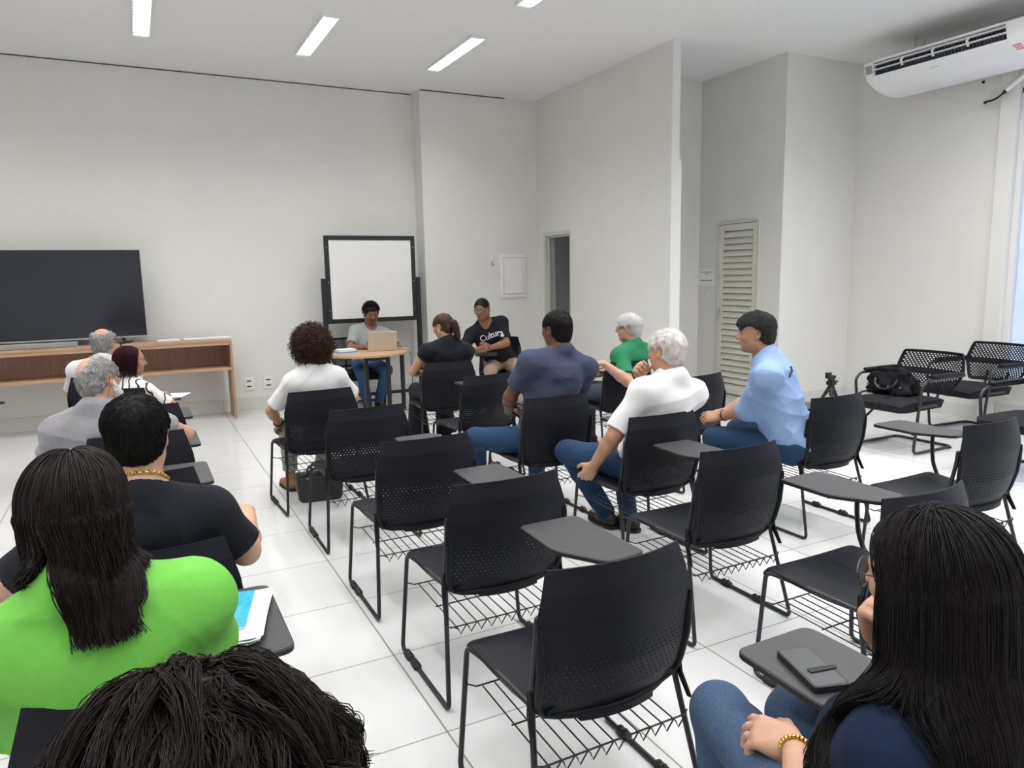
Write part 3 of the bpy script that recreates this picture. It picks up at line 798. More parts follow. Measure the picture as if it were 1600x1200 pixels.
def soft_bag(mb, w, d, h, top=.75, seed=1, lump=.012):
    rng = random.Random(seed); P = []
    ph = [rng.uniform(0, 6.28) for _ in range(8)]
    for z in np.linspace(0, 1, 15):
        row = []
        sc = (1 - (1 - top) * z ** 1.6) * (1 - .25 * max(0, (z - .85) / .15) ** 2) * (1 - .12 * max(0, (.12 - z) / .12))
        for k in range(40):
            a = 2 * math.pi * k / 40
            c, s = math.cos(a), math.sin(a)
            q = 5.0; r = (abs(c) ** q + abs(s) ** q) ** (-1 / q)
            l = 1 + lump / .1 * (.35 * math.sin(3 * a + ph[0] + 5 * z) + .3 * math.sin(5 * a + ph[1] - 7 * z) + .25 * math.sin(9 * a + ph[2] + 11 * z))
            row.append((c * r * w / 2 * sc * l, s * r * d / 2 * sc * l, z * h + .01 * math.sin(2 * a + ph[3]) * z))
        row.append(row[0]); P.append(row)
    P = np.array(P); mb.grid(P)
    n = P.shape[1]
    mb.add(np.concatenate([P[-1], [P[-1].mean(0) + [0, 0, .004]]]), [(i, i + 1, n) for i in range(n - 1)])
    mb.add(np.concatenate([P[0], [P[0].mean(0)]]), [(i + 1, i, n) for i in range(n - 1)])
b = thing('handbag', 'soft black nylon handbag slumped on the cantilever armchair', 'handbag', (6.02, 4.17, .468), 97)
m = MB(); soft_bag(m, .44, .22, .225, .66, 3, .026); m.build('bag_body', M['bagm'], b, smooth=80)
m = MB(); m.tube(fillet([(-.10, .105, .15), (-.09, .13, .10), (-.04, .145, .06), (.04, .145, .06), (.09, .13, .10), (.10, .105, .15)], .05), .010, 8); m.build('handle', M['leath'], b)
m = MB(); m.tube(fillet([(-.17, .02, .19), (-.09, .05, .228), (.0, .03, .215), (.08, .05, .232), (.16, .0, .20)], .05), [.02] + [.030] * 18 + [.02], 10); m.build('zip_flap', M['bagm'], b, smooth=80)
m = MB()
for px in (-.14, -.03, .05, .15): m.tube([(px, .112, .09), (px + .012, .116, .075)], .006, 8)
m.build('buckle', M['chrome'], b)
st = MB()
pts = fillet([(-.06, .10, .03), (-.08, .16, .004), (-.10, .30, .004), (-.105, .42, -.03), (-.02, .47, -.16), (.10, .47, -.21), (.16, .45, -.12), (.19, .40, -.03), (.18, .30, .004), (.16, .10, .03)], .06)
for w_ in np.linspace(-.009, .009, 4): st.tube(pts + np.array([w_, 0, 0]), .0035, 6)
st.build('shoulder_strap', M['bagm'], b)
b = thing('handbag', 'black leather handbag on the floor under the curly-haired woman\'s chair', 'handbag', (1.09, 5.22, 0.0), -8)
m = MB(); soft_bag(m, .31, .13, .19, 1.12, 9, .006); m.build('bag_body', M['leath'], b, smooth=80)
m = MB(); m.box((-.165, -.06, .188), (.165, .06, .206)); m.build('zip_top', M['leath'], b, bevel=.008)
for sy in (-.045, .045):
    MB().tube(fillet([(-.09, sy, .19), (-.07, sy * 1.3, .245), (.07, sy * 1.3, .245), (.09, sy, .19)], .05), .008, 8).build('handle', M['leath'], b)
m = MB()
for px in (-.09, .09): m.ball((px, -.068, .185), .010, 8, 6)
m.build('stud', M['chrome'], b)

ph = thing('phone', 'dark phone in a folio case lying on the nearest right-hand tablet', 'phone', (1.285, 1.045, .7017), -18)
MB().prism(roundpoly([(-.042, -.082), (.042, -.082), (.042, .082), (-.042, .082)], .012, 4), .0, .016).build('case', M['leath'], ph, smooth=30, bevel=.002)
MB().prism(roundpoly([(-.037, -.077), (.037, -.077), (.037, .077), (-.037, .077)], .010, 4), .016, .0165).build('cover_panel', mat('dark_grey_cover', (.045, .048, .052), .3), ph, smooth=30)
MB().prism(roundpoly([(-.02, -.03), (.05, -.022), (.05, -.010), (-.02, -.012)], .005, 3), .0165, .0195).build('clasp', M['rub'], ph, smooth=30)
pp = thing('paper_stack', 'loose white papers under the blue booklet on the near left tablet', 'papers', (.155, 1.965, .7017), -14)
m = MB()
for q in range(7):
    dx, dy, a = random.uniform(-.006, .006), random.uniform(-.008, .008), random.uniform(-.03, .03)
    P = []
    for u in np.linspace(-.105, .088, 9):
        zc = .0018 + q * .0028 + max(0, (u - .05) / .038) ** 2 * (.010 - q * .001)
        P.append([(u + dx - a * v, v + dy + a * u, zc) for v in np.linspace(-.148, .148, 5)])
    m.grid(np.array(P), True); m.grid(np.array(P) - np.array([0, 0, .0012]))
m.build('sheets', M['paper'], pp, smooth=60)
bk = thing('booklet', 'thin booklet with a glossy blue cover and gold seal on the near left tablet', 'booklet', (.128, 1.985, .7235), -14)
MB().box((-.078, -.108, 0), (.078, .108, .007)).build('pages', M['paper'], bk, smooth=None)
MB().box((-.080, -.110, .007), (.080, .110, .0085)).build('front_cover', M['blue'], bk, smooth=None)
MB().tube([(.01, -.035, .0085), (.01, -.035, .0093)], .024, 24).build('seal', M['gold'], bk, label='round gold seal')
m = MB()
for rr in (.018, .012):
    m.tube([(.01 + rr * math.cos(a), -.035 + rr * math.sin(a), .0094) for a in np.linspace(0, 2 * math.pi, 25)[:-1]], .0012, 5, closed=True)
m.build('seal_ring', M['paper'], bk)
sp = thing('paper_sheet', 'white sheet on the tablet of the woman in the striped blouse', 'papers', (.22, 6.30, .7017), -22)
MB().box((-.085, -.10, 0), (.085, .12, .004)).build('sheets', M['paper'], sp, smooth=None)
# ------------------------------------------------------------------ bodies as smooth implicit surfaces
V3 = lambda *a: np.array(a, float)
def unit(v): v = np.asarray(v, float); return v / (np.linalg.norm(v) + 1e-12)
def frame(fwd, up):
    """columns: right, forward, up"""
    f = unit(fwd); u = np.asarray(up, float); r = unit(np.cross(f, u)); u = np.cross(r, f)
    return np.stack([r, f, u], 1)
def rotz(a): c, s = math.cos(R(a)), math.sin(R(a)); return np.array([(c, -s, 0), (s, c, 0), (0, 0, 1)], float)
def rotx(a): c, s = math.cos(R(a)), math.sin(R(a)); return np.array([(1, 0, 0), (0, c, -s), (0, s, c)], float)
def roty(a): c, s = math.cos(R(a)), math.sin(R(a)); return np.array([(c, 0, s), (0, 1, 0), (-s, 0, c)], float)

class SDF:
    def __init__(s): s.p = []; s.disp = None; s.clips = []; s.dmax = 0.0
    def copy(s): n = SDF(); n.p = list(s.p); n.disp = s.disp; n.clips = list(s.clips); n.dmax = s.dmax; return n
    def cone(s, a, b, ra, rb, k=.02, op='u', clip=None):
        a = np.asarray(a, float); b = np.asarray(b, float); m = max(ra, rb)
        s.p.append(('c', op, k, np.minimum(a, b) - m, np.maximum(a, b) + m, (a, b, ra, rb), clip)); return s
    def chain(s, pts, rad, k=.02, op='u'):
        for i in range(len(pts) - 1): s.cone(pts[i], pts[i + 1], rad[i], rad[i + 1], k, op)
        return s
    def ell(s, c, r, M=None, k=.02, op='u', clip=None):
        c = np.asarray(c, float); r = np.asarray(r, float) * np.ones(3); M = np.eye(3) if M is None else np.asarray(M, float)
        e = np.sqrt(((M * r) ** 2).sum(1))
        s.p.append(('e', op, k, c - e, c + e, (c, r, M), clip)); return s
    def clip(s, pt, n, rnd=0.0): s.clips.append((np.asarray(pt, float), unit(n))); return s   # removes the side n points to
    @staticmethod
    def prim(q, P):
        kind, op, k, lo, hi, a, clip = q
        if kind == 'c':
            A, B, ra, rb = a; d = B - A; t = np.clip(((P - A) @ d) / max(d @ d, 1e-12), 0, 1)
            D = np.linalg.norm(P - A - t[..., None] * d, axis=-1) - (ra + (rb - ra) * t)
        else:
            c, r, Mx = a; L = (P - c) @ Mx; k0 = np.linalg.norm(L / r, axis=-1); k1 = np.linalg.norm(L / (r * r), axis=-1)
            D = np.where(k1 > 1e-9, k0 * (k0 - 1) / np.maximum(k1, 1e-9), -r.min())
        if clip is not None: D = np.maximum(D, (P - clip[0]) @ clip[1])
        return D
    @staticmethod
    def comb(op, k, d, D):
        if op == 'u':
            if k <= 0: return np.minimum(d, D)
            h = np.clip(.5 + .5 * (d - D) / k, 0, 1); return d + (D - d) * h - k * h * (1 - h)
        if op == 's':
            D = -D
        h = np.clip(.5 - .5 * (d - D) / max(k, 1e-6), 0, 1); return d + (D - d) * h + k * h * (1 - h)
    def __call__(s, P, full=True, disp=True):
        d = np.full(P.shape[:-1], 1e3)
        for q in s.p: d = s.comb(q[1], q[2], d, s.prim(q, P))
        if disp and s.disp is not None: d = d + s.disp(P)
        for c, n in s.clips: d = np.maximum(d, (P - c) @ n)
        return d
    def bounds(s):
        U = [q for q in s.p if q[1] == 'u']
        return np.min([q[3] for q in U], 0), np.max([q[4] for q in U], 0)
    def grad(s, P, e=.004):
        return np.stack([s(P + v) - s(P - v) for v in np.eye(3) * e], -1)
    def mesh(s, h=.006):
        lo, hi = s.bounds(); lo = lo - 3 * h - s.dmax; hi = hi + 3 * h + s.dmax
        for c, n in s.clips:                                  # axis aligned clips shrink the box
            ax = int(np.argmax(np.abs(n)))
            if abs(n[ax]) > .9999:
                if n[ax] > 0: hi[ax] = min(hi[ax], c[ax] + 3 * h)
                else: lo[ax] = max(lo[ax], c[ax] - 3 * h)
        B = 8
        nb = np.maximum(np.ceil((hi - lo) / (h * B)).astype(int), 1)
        N = nb * B + 1
        ctr = [lo[i] + (np.arange(nb[i]) + .5) * B * h for i in range(3)]
        G = np.stack(np.meshgrid(*ctr, indexing='ij'), -1).reshape(-1, 3)
        half = B * h / 2 * 1.75
        rough = np.full(len(G), 1e3)
        for q in s.p: rough = s.comb(q[1], q[2], rough, s.prim(q, G))
        act = np.abs(rough) < half + s.dmax + .03
        F = np.where(rough.reshape(nb)[..., None, None, None] < 0, -1.0, 1.0) * np.ones((1, 1, 1, B, B, B))
        ids = np.argwhere(act.reshape(nb))
        off = np.stack(np.meshgrid(*[np.arange(B) * h] * 3, indexing='ij'), -1).reshape(-1, 3)
        blo = lo + ids * B * h; bhi = blo + B * h
        P = blo[:, None, :] + off[None]
        d = np.full(P.shape[:2], 1e3)
        for q in s.p:
            mg = .012 + q[2] + s.dmax + 2 * h
            m = np.all((bhi > q[3] - mg) & (blo < q[4] + mg), 1)
            if m.any(): d[m] = s.comb(q[1], q[2], d[m], s.prim(q, P[m]))
        if s.disp is not None: d = d + s.disp(P)
        for c, n in s.clips: d = np.maximum(d, (P - c) @ n)
        F[ids[:, 0], ids[:, 1], ids[:, 2]] = d.reshape(-1, B, B, B)
        F = F.transpose(0, 3, 1, 4, 2, 5).reshape(nb * B)
        # surface nets
        I = F < 0
        nx, ny, nz = F.shape
        c8 = [(a, b, c) for a in (0, 1) for b in (0, 1) for c in (0, 1)]
        cnt = sum(I[a:nx - 1 + a, b:ny - 1 + b, c:nz - 1 + c].astype(np.int8) for a, b, c in c8)
        cell = np.argwhere((cnt > 0) & (cnt < 8))
        idx = np.full((nx - 1, ny - 1, nz - 1), -1, np.int64); idx[cell[:, 0], cell[:, 1], cell[:, 2]] = np.arange(len(cell))
        vals = {o: F[cell[:, 0] + o[0], cell[:, 1] + o[1], cell[:, 2] + o[2]] for o in c8}
        acc = np.zeros((len(cell), 3)); num = np.zeros(len(cell))
        for o in c8:
            for ax in range(3):
                if o[ax] == 0:
                    p = list(o); p[ax] = 1; p = tuple(p)
                    a, b = vals[o], vals[p]; m = (a < 0) != (b < 0)
                    t = np.where(m, a / np.where(np.abs(a - b) < 1e-12, 1, a - b), 0)
                    q = np.zeros((len(cell), 3)) + np.array(o); q[:, ax] = t
                    acc[m] += q[m]; num[m] += 1
        V = lo + (cell + acc / num[:, None]) * h
        Q = []
        for ax in range(3):
            sl0 = [slice(1, n - 1) for n in F.shape]; sl1 = list(sl0)
            sl0[ax] = slice(0, F.shape[ax] - 1); sl1[ax] = slice(1, F.shape[ax])
            a = I[tuple(sl0)]; b = I[tuple(sl1)]
            o = np.array([1, 1, 1]); o[ax] = 0
            u, w = [(1, 2), (2, 0), (0, 1)][ax]
            for mask, flip in ((a & ~b, False), (~a & b, True)):
                e = np.argwhere(mask) + o
                if not len(e): continue
                def at(du, dw):
                    x = e.copy(); x[:, u] -= du; x[:, w] -= dw; return idx[x[:, 0], x[:, 1], x[:, 2]]
                q = np.stack([at(1, 1), at(0, 1), at(0, 0), at(1, 0)], 1)
                Q.append(q[:, ::-1] if flip else q)
        Q = np.concatenate(Q)
        Q = Q[(Q >= 0).all(1)]
        return V, Q
def np_mesh(name, V, Q, m, parent=None, label=None, smooth=True):
    me = bpy.data.meshes.new(name)
    n = Q.shape[1]
    me.vertices.add(len(V)); me.vertices.foreach_set('co', V.astype(np.float32).ravel())
    me.loops.add(Q.size); me.loops.foreach_set('vertex_index', Q.astype(np.int32).ravel())
    me.polygons.add(len(Q)); me.polygons.foreach_set('loop_start', np.arange(0, Q.size, n, dtype=np.int32))
    me.update(calc_edges=True); me.validate()
    if smooth: me.shade_smooth()
    me.materials.append(m)
    o = bpy.data.objects.new(name, me); COL.objects.link(o)
    if parent is not None: o.parent = parent
    if label: o['label'] = label
    return o
def strands_np(paths, rad, seg=3):
    """paths (S, N, 3), rad (S, N) -> tubes"""
    S, N, _ = paths.shape
    t = np.gradient(paths, axis=1); t /= np.linalg.norm(t, axis=-1, keepdims=True) + 1e-9
    u = np.empty_like(t)
    a = np.where(np.abs(t[:, 0, 2:3]) < .8, np.array([[0, 0, 1.0]]), np.array([[1.0, 0, 0]])); v = np.cross(t[:, 0], a)
    for i in range(N):
        v = v - t[:, i] * (v * t[:, i]).sum(1)[:, None]; v /= np.linalg.norm(v, axis=1)[:, None] + 1e-9; u[:, i] = v
    w = np.cross(t, u)
    g = 2 * np.pi * np.arange(seg) / seg
    V = paths[:, :, None, :] + rad[:, :, None, None] * (np.cos(g)[:, None] * u[:, :, None, :] + np.sin(g)[:, None] * w[:, :, None, :])
    b = (np.arange(S)[:, None, None] * N + np.arange(N - 1)[None, :, None]) * seg
    k = np.arange(seg)[None, None, :]; l = (k + 1) % seg
    Q = np.stack([b + k, b + l, b + seg + l, b + seg + k], -1).reshape(-1, 4)
    return V.reshape(-1, 3), Q
def wob(seed, freq, amp, M=None):
    """smooth pseudo-random field: sum of warped sines; M stretches the coordinates"""
    rg = np.random.default_rng(seed)
    D = [unit(rg.normal(size=3)) * rg.uniform(.6, 1.6) * freq for _ in range(7)]; ph = rg.uniform(0, 6.28, 7); E_ = [unit(rg.normal(size=3)) * freq * .5 for _ in range(7)]
    def f(P):
        if M is not None: P = P @ M
        o = 0
        for d, p, e in zip(D, ph, E_): o = o + np.sin(P @ d + p + 1.3 * np.sin(P @ e + 2 * p))
        return o * (amp / 3.0)
    return f

def creases(seed, freq, amp, M=None):
    rg = np.random.default_rng(seed)
    D = [unit(rg.normal(size=3)) * rg.uniform(.7, 1.4) * freq for _ in range(5)]; ph = rg.uniform(0, 6.28, 5); E_ = [unit(rg.normal(size=3)) * freq * .45 for _ in range(5)]; G = [unit(rg.normal(size=3)) * freq * .3 for _ in range(5)]
    def f(P):
        if M is not None: P = P @ M
        o = 0
        for d, p, e, g in zip(D, ph, E_, G):
            w = np.clip(np.sin(P @ g + 3 * p) + .15, 0, 1)
            o = o + w * (np.abs(np.sin(P @ d + p + 1.5 * np.sin(P @ e + 2 * p))) ** .7 - .75)
        return o * amp
    return f
SKIN = {}
def skin(c):
    if c not in SKIN:
        SKIN[c] = mat('skin_tone', c, .5, noise=.10, nscale=14, bump=.25, bscale=260, sss=.12, spec=.4)
    return SKIN[c]
HAIR = {}
def hairmat(c1, c2, rough=.5, stretch=(60, 60, 6)):
    k = (c1, c2)
    if k not in HAIR: HAIR[k] = mat('hair_colour', c1, rough, color2=c2, nscale=1.6, stretch=stretch, bump=.3, bscale=3.0, spec=.13)
    return HAIR[k]
CLOTH = {}
def cloth(c, noise=.05, rough=.85, nscale=60, bump=.35, bscale=500):
    k = (c, noise, nscale)
    if k not in CLOTH: CLOTH[k] = mat('woven_cloth', c, rough, noise=noise, nscale=nscale, bump=bump, bscale=bscale, sheen=.015, spec=.15)
    return CLOTH[k]
DENIM = mat('blue_denim', (.014, .034, .076), .9, color2=(.022, .050, .105), nscale=160, bump=.4, bscale=420, stretch=(1, 1, .35), spec=.2)
DENIM3 = mat('washed_denim', (.040, .068, .125), .9, color2=(.062, .098, .165), nscale=180, bump=.4, bscale=420, stretch=(1, 1, .35), spec=.2)
DENIM2 = mat('pale_blue_denim', (.032, .085, .18), .9, color2=(.055, .13, .25), nscale=150, bump=.4, bscale=420, stretch=(1, 1, .35), spec=.2)
EYEW = mat('eye_white', (.75, .72, .70), .25)
IRIS = mat('dark_iris', (.015, .008, .005), .15)
LIP = mat('lip_skin', (.38, .14, .11), .45)

def ik(S, W, pole, l1, l2):
    d = W - S; L = np.linalg.norm(d)
    if L > (l1 + l2) * .995: W = S + d / L * (l1 + l2) * .995; d = W - S; L = np.linalg.norm(d)
    a = (l1 * l1 - l2 * l2 + L * L) / (2 * L); h = math.sqrt(max(l1 * l1 - a * a, 0))
    u = d / L; p = np.asarray(pole, float); p = unit(p - u * (p @ u))
    return S + u * a + p * h, W

def hand(sd, W, fdir, pn, side, curl=.35, s=1.0, spread=.1, thumb=.6, k=.006):
    """palm + five fingers.  fdir: where the fingers point; pn: outward normal of the palm; side +1 right hand, -1 left hand"""
    f = unit(fdir); n = unit(np.asarray(pn, float) - f * (np.asarray(pn, float) @ f)); t = -np.cross(f, n) * side    # t: towards the little finger
    L = np.array([.072, .080, .074, .058]) * s; X = np.array([-.030, -.010, .010, .028]) * s; K = np.array([.088, .092, .088, .080]) * s
    for x, kk in zip(X, K): sd.cone(W + t * x * .55 + f * .012 * s, W + t * x + f * kk, .0155 * s, .0115 * s, .012)
    sd.ell(W + f * .05 * s + n * .003, np.array([.040, .05, .0165]) * s, np.stack([t, f, n], 1), .012)
    for i, (x, kk, l) in enumerate(zip(X, K, L)):
        p = W + t * x + f * kk; a = curl * (.75 + .12 * i); sp = spread * (i - 1.3)
        d0 = unit(f + t * sp)
        for j, (q, r0, r1) in enumerate(((.46, .0098, .0088), (.30, .0088, .0080), (.24, .0080, .0066))):
            d = d0 * math.cos(a) + n * math.sin(a); e = p + d * l * q
            sd.cone(p, e, r0 * s, r1 * s, k if j == 0 else .003); p = e; a += curl * 1.05
    p = W + f * .022 * s - t * .026 * s + n * .006
    d = unit(f * .62 - t * .62 + n * (.25 + .5 * thumb))
    e = p + d * .042 * s; sd.cone(p, e, .0165 * s, .0120 * s, .012)
    d = unit(f * .85 - t * .22 + n * (.2 + .8 * thumb)); e2 = e + d * .034 * s; sd.cone(e, e2, .0115 * s, .0098 * s, .004)
    d = unit(f * .9 + t * .1 + n * (.2 + .9 * thumb)); sd.cone(e2, e2 + d * .026 * s, .0098 * s, .0075 * s, .003)

def head_prims(sd, C, H, s, fem, jaw=1.0):
    """C head centre, H columns right/forward/up"""
    T = lambda x, y, z: C + H @ (np.array([x, y, z], float) * s)
    E_ = lambda c, r, k=.02, op='u', M=None: sd.ell(T(*c), np.array(r) * s, H if M is None else H @ M, k * s, op)
    E_((0, -.014, .030), (.0755, .095, .086)); E_((0, .012, .018), (.071, .080, .078), .03)
    E_((0, .030, -.035), (.060 * jaw, .062, .066), .035)
    E_((0, .038, -.070), (.044 * jaw, .046, .040), .03); E_((0, .066, -.094), (.020, .018, .017), .025)
    for x in (-1, 1):
        E_((x * .047 * jaw, .008, -.060), (.018, .035, .034), .03)
        E_((x * .040, .062, -.020), (.022, .022, .020), .025)
        E_((x * .031, .089, .006), (.0175, .013, .0125), .012, 's')
        E_((x * .031, .078, .005), (.0165, .0135, .0125), .004)
        sd.cone(T(x * .012, .086, .026), T(x * .046, .074, .024), .0085 * s, .0075 * s, .014 * s)
        E_((x * .0115, .094, -.026), (.0085, .010, .0075), .008)
        # ears
        Mx = rotz(x * -22) @ roty(x * 8)
        E_((x * .0775, -.010, -.004), (.0085, .021, .033), .006, 'u', Mx)
        E_((x * .0855, -.006, -.002), (.006, .012, .020), .005, 's', Mx)
        E_((x * .0765, .0, -.030), (.0075, .010, .012), .008, 'u', Mx)
    sd.cone(T(0, .087, .014), T(0, .107, -.018), .0080 * s, .0112 * s, .014 * s); E_((0, .108, -.021), (.0105, .0105, .0095), .010)
    sd.cone(T(-.017, .083, -.050), T(.017, .083, -.050), .0078 * s, .0078 * s, .012 * s); sd.cone(T(-.015, .083, -.064), T(.015, .083, -.064), .0078 * s, .0078 * s, .010 * s)
    sd.cone(T(-.022, .084, -.0565), T(.022, .084, -.0565), .0022 * s, .0022 * s, .004 * s, 's')

class Person:
    def __init__(s, name, label, pel, yaw, top, hyaw=0.0, hpitch=0.0, hroll=0.0, syaw=None, fem=False, girth=1.0, size=1.0, skin_c=(.5, .3, .2), group=None, h=.0055,
                 shl=.0, neck_back=.0, shz=0.0, headscale=1.0, shdrop=0.0):
        s.root = thing(name, label, 'person', (pel[0], pel[1], 0), yaw, group)
        s.o = np.array([pel[0], pel[1], 0.0]); s.Rw = rotz(yaw); s.h = h; s.fem = fem; s.g = girth; s.sz = size
        s.sk = skin(skin_c); s.skin_c = skin_c
        s.P = V3(0, 0, pel[2])
        s.hs = headscale * (.96 if fem else 1.0)
        s.H = rotz(hyaw - yaw) @ rotx(-hpitch) @ roty(hroll)
        top = s.loc(top)
        s.C = top - s.H @ V3(0, -.012, .116) * s.hs
        sy = (yaw if syaw is None else syaw) - yaw
        s.Sf = rotz(sy)
        s.N = s.C + s.H @ V3(0, -.045, -.105) * s.hs * .6 + V3(0, -.012, -.095) + s.Sf @ V3(0, -neck_back, 0)
        s.N[2] = s.C[2] - .165 * s.hs - shz
        up = unit(s.N - s.P); s.up = up
        s.sw = (.158 if fem else .180) * size + (girth - 1) * .09 + shl
        s.Sc = s.N - up * (.060 + shdrop) * size
        r = s.Sf @ V3(1, 0, 0); r = unit(r - up * (r @ up)); s.r = r
        s.S = {1: s.Sc + r * s.sw, -1: s.Sc - r * s.sw}
        s.fwd = np.cross(s.up, r)
        s.l1, s.l2 = (.275 * size, .245 * size) if fem else (.295 * size, .262 * size)
        s.arm = {}; s.leg = {}; s.hands = {}
        s.parts = {}
    def loc(s, p): return (np.asarray(p, float) - s.o) @ s.Rw
    def set_arm(s, side, wrist, pole, fdir, pn, curl=.35, thumb=.5, world=True, spread=.08, elbow=None):
        W = s.loc(wrist) if world else np.asarray(wrist, float)
        E_, W = ik(s.S[side], W, np.asarray(pole, float), s.l1, s.l2)
        if elbow is not None: E_ = s.loc(elbow)
        s.arm[side] = (s.S[side], E_, W); s.hands[side] = (np.asarray(fdir, float), np.asarray(pn, float), curl, thumb, spread)
    def set_leg(s, side, knee, ankle, toe=None, world=False):
        K = s.loc(knee) if world else np.asarray(knee, float); A = s.loc(ankle) if world else np.asarray(ankle, float)
        hip = s.P + V3(side * .088 * s.g, .02, -.005)
        s.leg[side] = (hip, K, A, unit(np.asarray(toe if toe is not None else (side * .15, 1, 0), float)))
    def torso(s, sd, t=0.0, kk=.05, low=True):
        g = s.g; L = s.N - s.P; n = np.linalg.norm(L); f, u, r = s.fwd, s.up, s.r; m = np.stack([r, f, u], 1); z = s.sz
        pr = np.stack([V3(1, 0, 0), V3(0, 1, 0), V3(0, 0, 1)], 1)
        fm = s.fem
        if low:
            sd.ell(s.P + V3(0, .0, .035), V3((.172 if fm else .163) * g + t, .118 * g + t, .115 + t), pr, kk)
            sd.ell(s.P + L * .22 + f * .012 * g, V3((.142 if fm else .150) * g + t, .108 * g + t, .13 + t), m, kk)
        sd.ell(s.P + L * .45 + f * .012, V3((.140 if fm else .156) * g + t, .106 * g + t, .15 + t), m, kk)
        sd.ell(s.P + L * .68 + f * .008, V3((.146 if fm else .166) * z * (g * .6 + .4) + t, .106 * (g * .7 + .3) + t, .14 + t), m, kk)
        sd.ell(s.P + L * .83 - f * .006, V3((.138 if fm else .158) * z + t, .090 * (g * .5 + .5) + t, .085 + t), m, kk)
        if fm:
            for x in (-1, 1): sd.ell(s.P + L * .62 + f * .095 * g + r * x * .068, V3(.058 * g + t, .05 * g + t, .058 + t), m, .04)
        for x in (-1, 1):
            sd.cone(s.Sc + r * x * .05 + u * .012, s.S[x] + u * -.004, .056 * z + t, (.050 if fm else .057) * z * (g * .4 + .6) + t, kk)
            sd.cone(s.N + u * .035 - f * .008, s.Sc + r * x * s.sw * .72 + u * .02, .040 * z + t, .034 * z + t, kk)
    def build_body(s):
        sd = SDF(); g = s.g; s.torso(sd)
        nr = (.047 if s.fem else .056) * (g * .4 + .6)
        sd.cone(s.N - s.up * .03, s.C + s.H @ V3(0, -.022, -.055), nr * 1.1, nr, .035)
        head_prims(sd, s.C, s.H, s.hs, s.fem, .92 if s.fem else 1.0 + (g - 1) * .4)
        fem = s.fem
        for sd_, (S, E_, W) in s.arm.items():
            a = (.041 if fem else .047) * (g * .6 + .4)
            m = (S + E_) / 2
            sd.cone(S, m, a * 1.15, a, .03); sd.cone(m, E_, a, a * .84, .02)
            q = E_ + (W - E_) * .3; sd.cone(E_, q, a * .84, a * .86, .02); sd.cone(q, W, a * .86, a * .56, .02)
            f, n, c, th, sp = s.hands[sd_]
            hand(sd, W, f, n, sd_, c, .94 if fem else 1.04, sp, th)
        for sd_, (h, K, A, t) in s.leg.items():
            sd.cone(h, K, .080 * g, .056 * (g * .5 + .5), .04); sd.cone(K, K + (A - K) * .35, .054, .054, .03); sd.cone(K + (A - K) * .35, A, .054, .036, .03)
            sd.cone(A + V3(0, 0, -.02) - t * .02, A + t * .13 - V3(0, 0, .045), .034, .026, .02)
        V, Q = sd.mesh(s.h)
        s.body = np_mesh('body', V, Q, s.sk, s.root)
        s.sd = sd
        return s
    def T(s, x, y, z): return s.C + s.H @ (V3(x, y, z) * s.hs)
    def face(s, brow=(.02, .012, .01), lips=True):
        k = s.hs
        for x in (-1, 1):
            c = s.T(x * .031, .0765, .005)
            e = MB().ball(c, .0125 * k, 12, 8).build('eye', EYEW, s.root, smooth=180)
            MB().ball(s.T(x * .031, .0855, .005), (.0055 * k, .0045 * k, .0055 * k), 10, 6, s.H).build('iris', IRIS, e, smooth=180)
            MB().tube([s.T(x * a, b, c_) for a, b, c_ in ((.011, .0935, .023), (.022, .0925, .0275), (.034, .0875, .0285), (.047, .0765, .023))], [.0022 * k, .0036 * k, .0034 * k, .0018 * k], 6).build('eyebrow', hairmat(brow, tuple(v * 1.5 for v in brow)), s.root, smooth=60)
        if lips:
            m = MB(); m.tube([s.T(a, b, c) for a, b, c in ((-.021, .085, -.057), (-.010, .0915, -.0525), (0, .0925, -.0535), (.010, .0915, -.0525), (.021, .085, -.057))], [.0015 * k, .0042 * k, .0042 * k, .0042 * k, .0015 * k], 6)
            m.tube([s.T(a, b, c) for a, b, c in ((-.019, .085, -.058), (-.009, .0905, -.0625), (.009, .0905, -.0625), (.019, .085, -.058))], [.0015 * k, .0048 * k, .0048 * k, .0015 * k], 6)
            m.build('lips', mat('lip_skin', tuple(v * q for v, q in zip(s.skin_c, (.85, .62, .62))), .45), s.root, smooth=60)
        return s
    def shirt(s, m, sleeve=.55, t=.013, hipt=None, name='t_shirt', fold=.0045, neck=.016, hem=-.01, collar=None, seed=1, flare=.010, freq=26, sleeve_m=None, cuff=True):
        """sleeve: fraction of the upper arm; above 1 runs down the forearm"""
        sd = SDF(); s.torso(sd, t)
        fem = s.fem
        for sd_, (S, E_, W) in s.arm.items():
            a = (.041 if fem else .047) * (s.g * .6 + .4) + t
            if sleeve <= 0: continue
            if sleeve <= 1:
                e = S + (E_ - S) * sleeve; d = unit(E_ - S)
                sd.cone(S + d * .02, e + d * .03, a * 1.02, a * .98 + flare * .5, .06, clip=(e, d))
            else:
                d = unit(W - E_); e = E_ + (W - E_) * (sleeve - 1)
                sd.cone(S, E_, a * 1.02, a * .95 + flare * .4, .06); sd.cone(E_, e + d * .03, a * .95 + flare * .4, a * .82 + flare * .4, .02, clip=(e, d))
        w1 = creases(seed, freq, fold * .95, np.diag([.8, .8, 1.15])); w2 = wob(seed + 50, freq * .38, fold * .7, np.diag([1.3, 1.0, .8]))
        sd.disp = lambda P: np.minimum(w1(P) + w2(P), t - .0055); sd.dmax = fold * 2.6
        nr = (.047 if fem else .056) * (s.g * .4 + .6)
        hd = s.C + s.H @ V3(0, -.022, -.055)
        a = s.N - s.up * .02; b = s.N + (hd - s.N) * 1.2
        sd.cone(a + s.fwd * .020 - s.up * .018, b + s.fwd * .022, nr + neck * .6, nr + neck + .022, .008, 's')
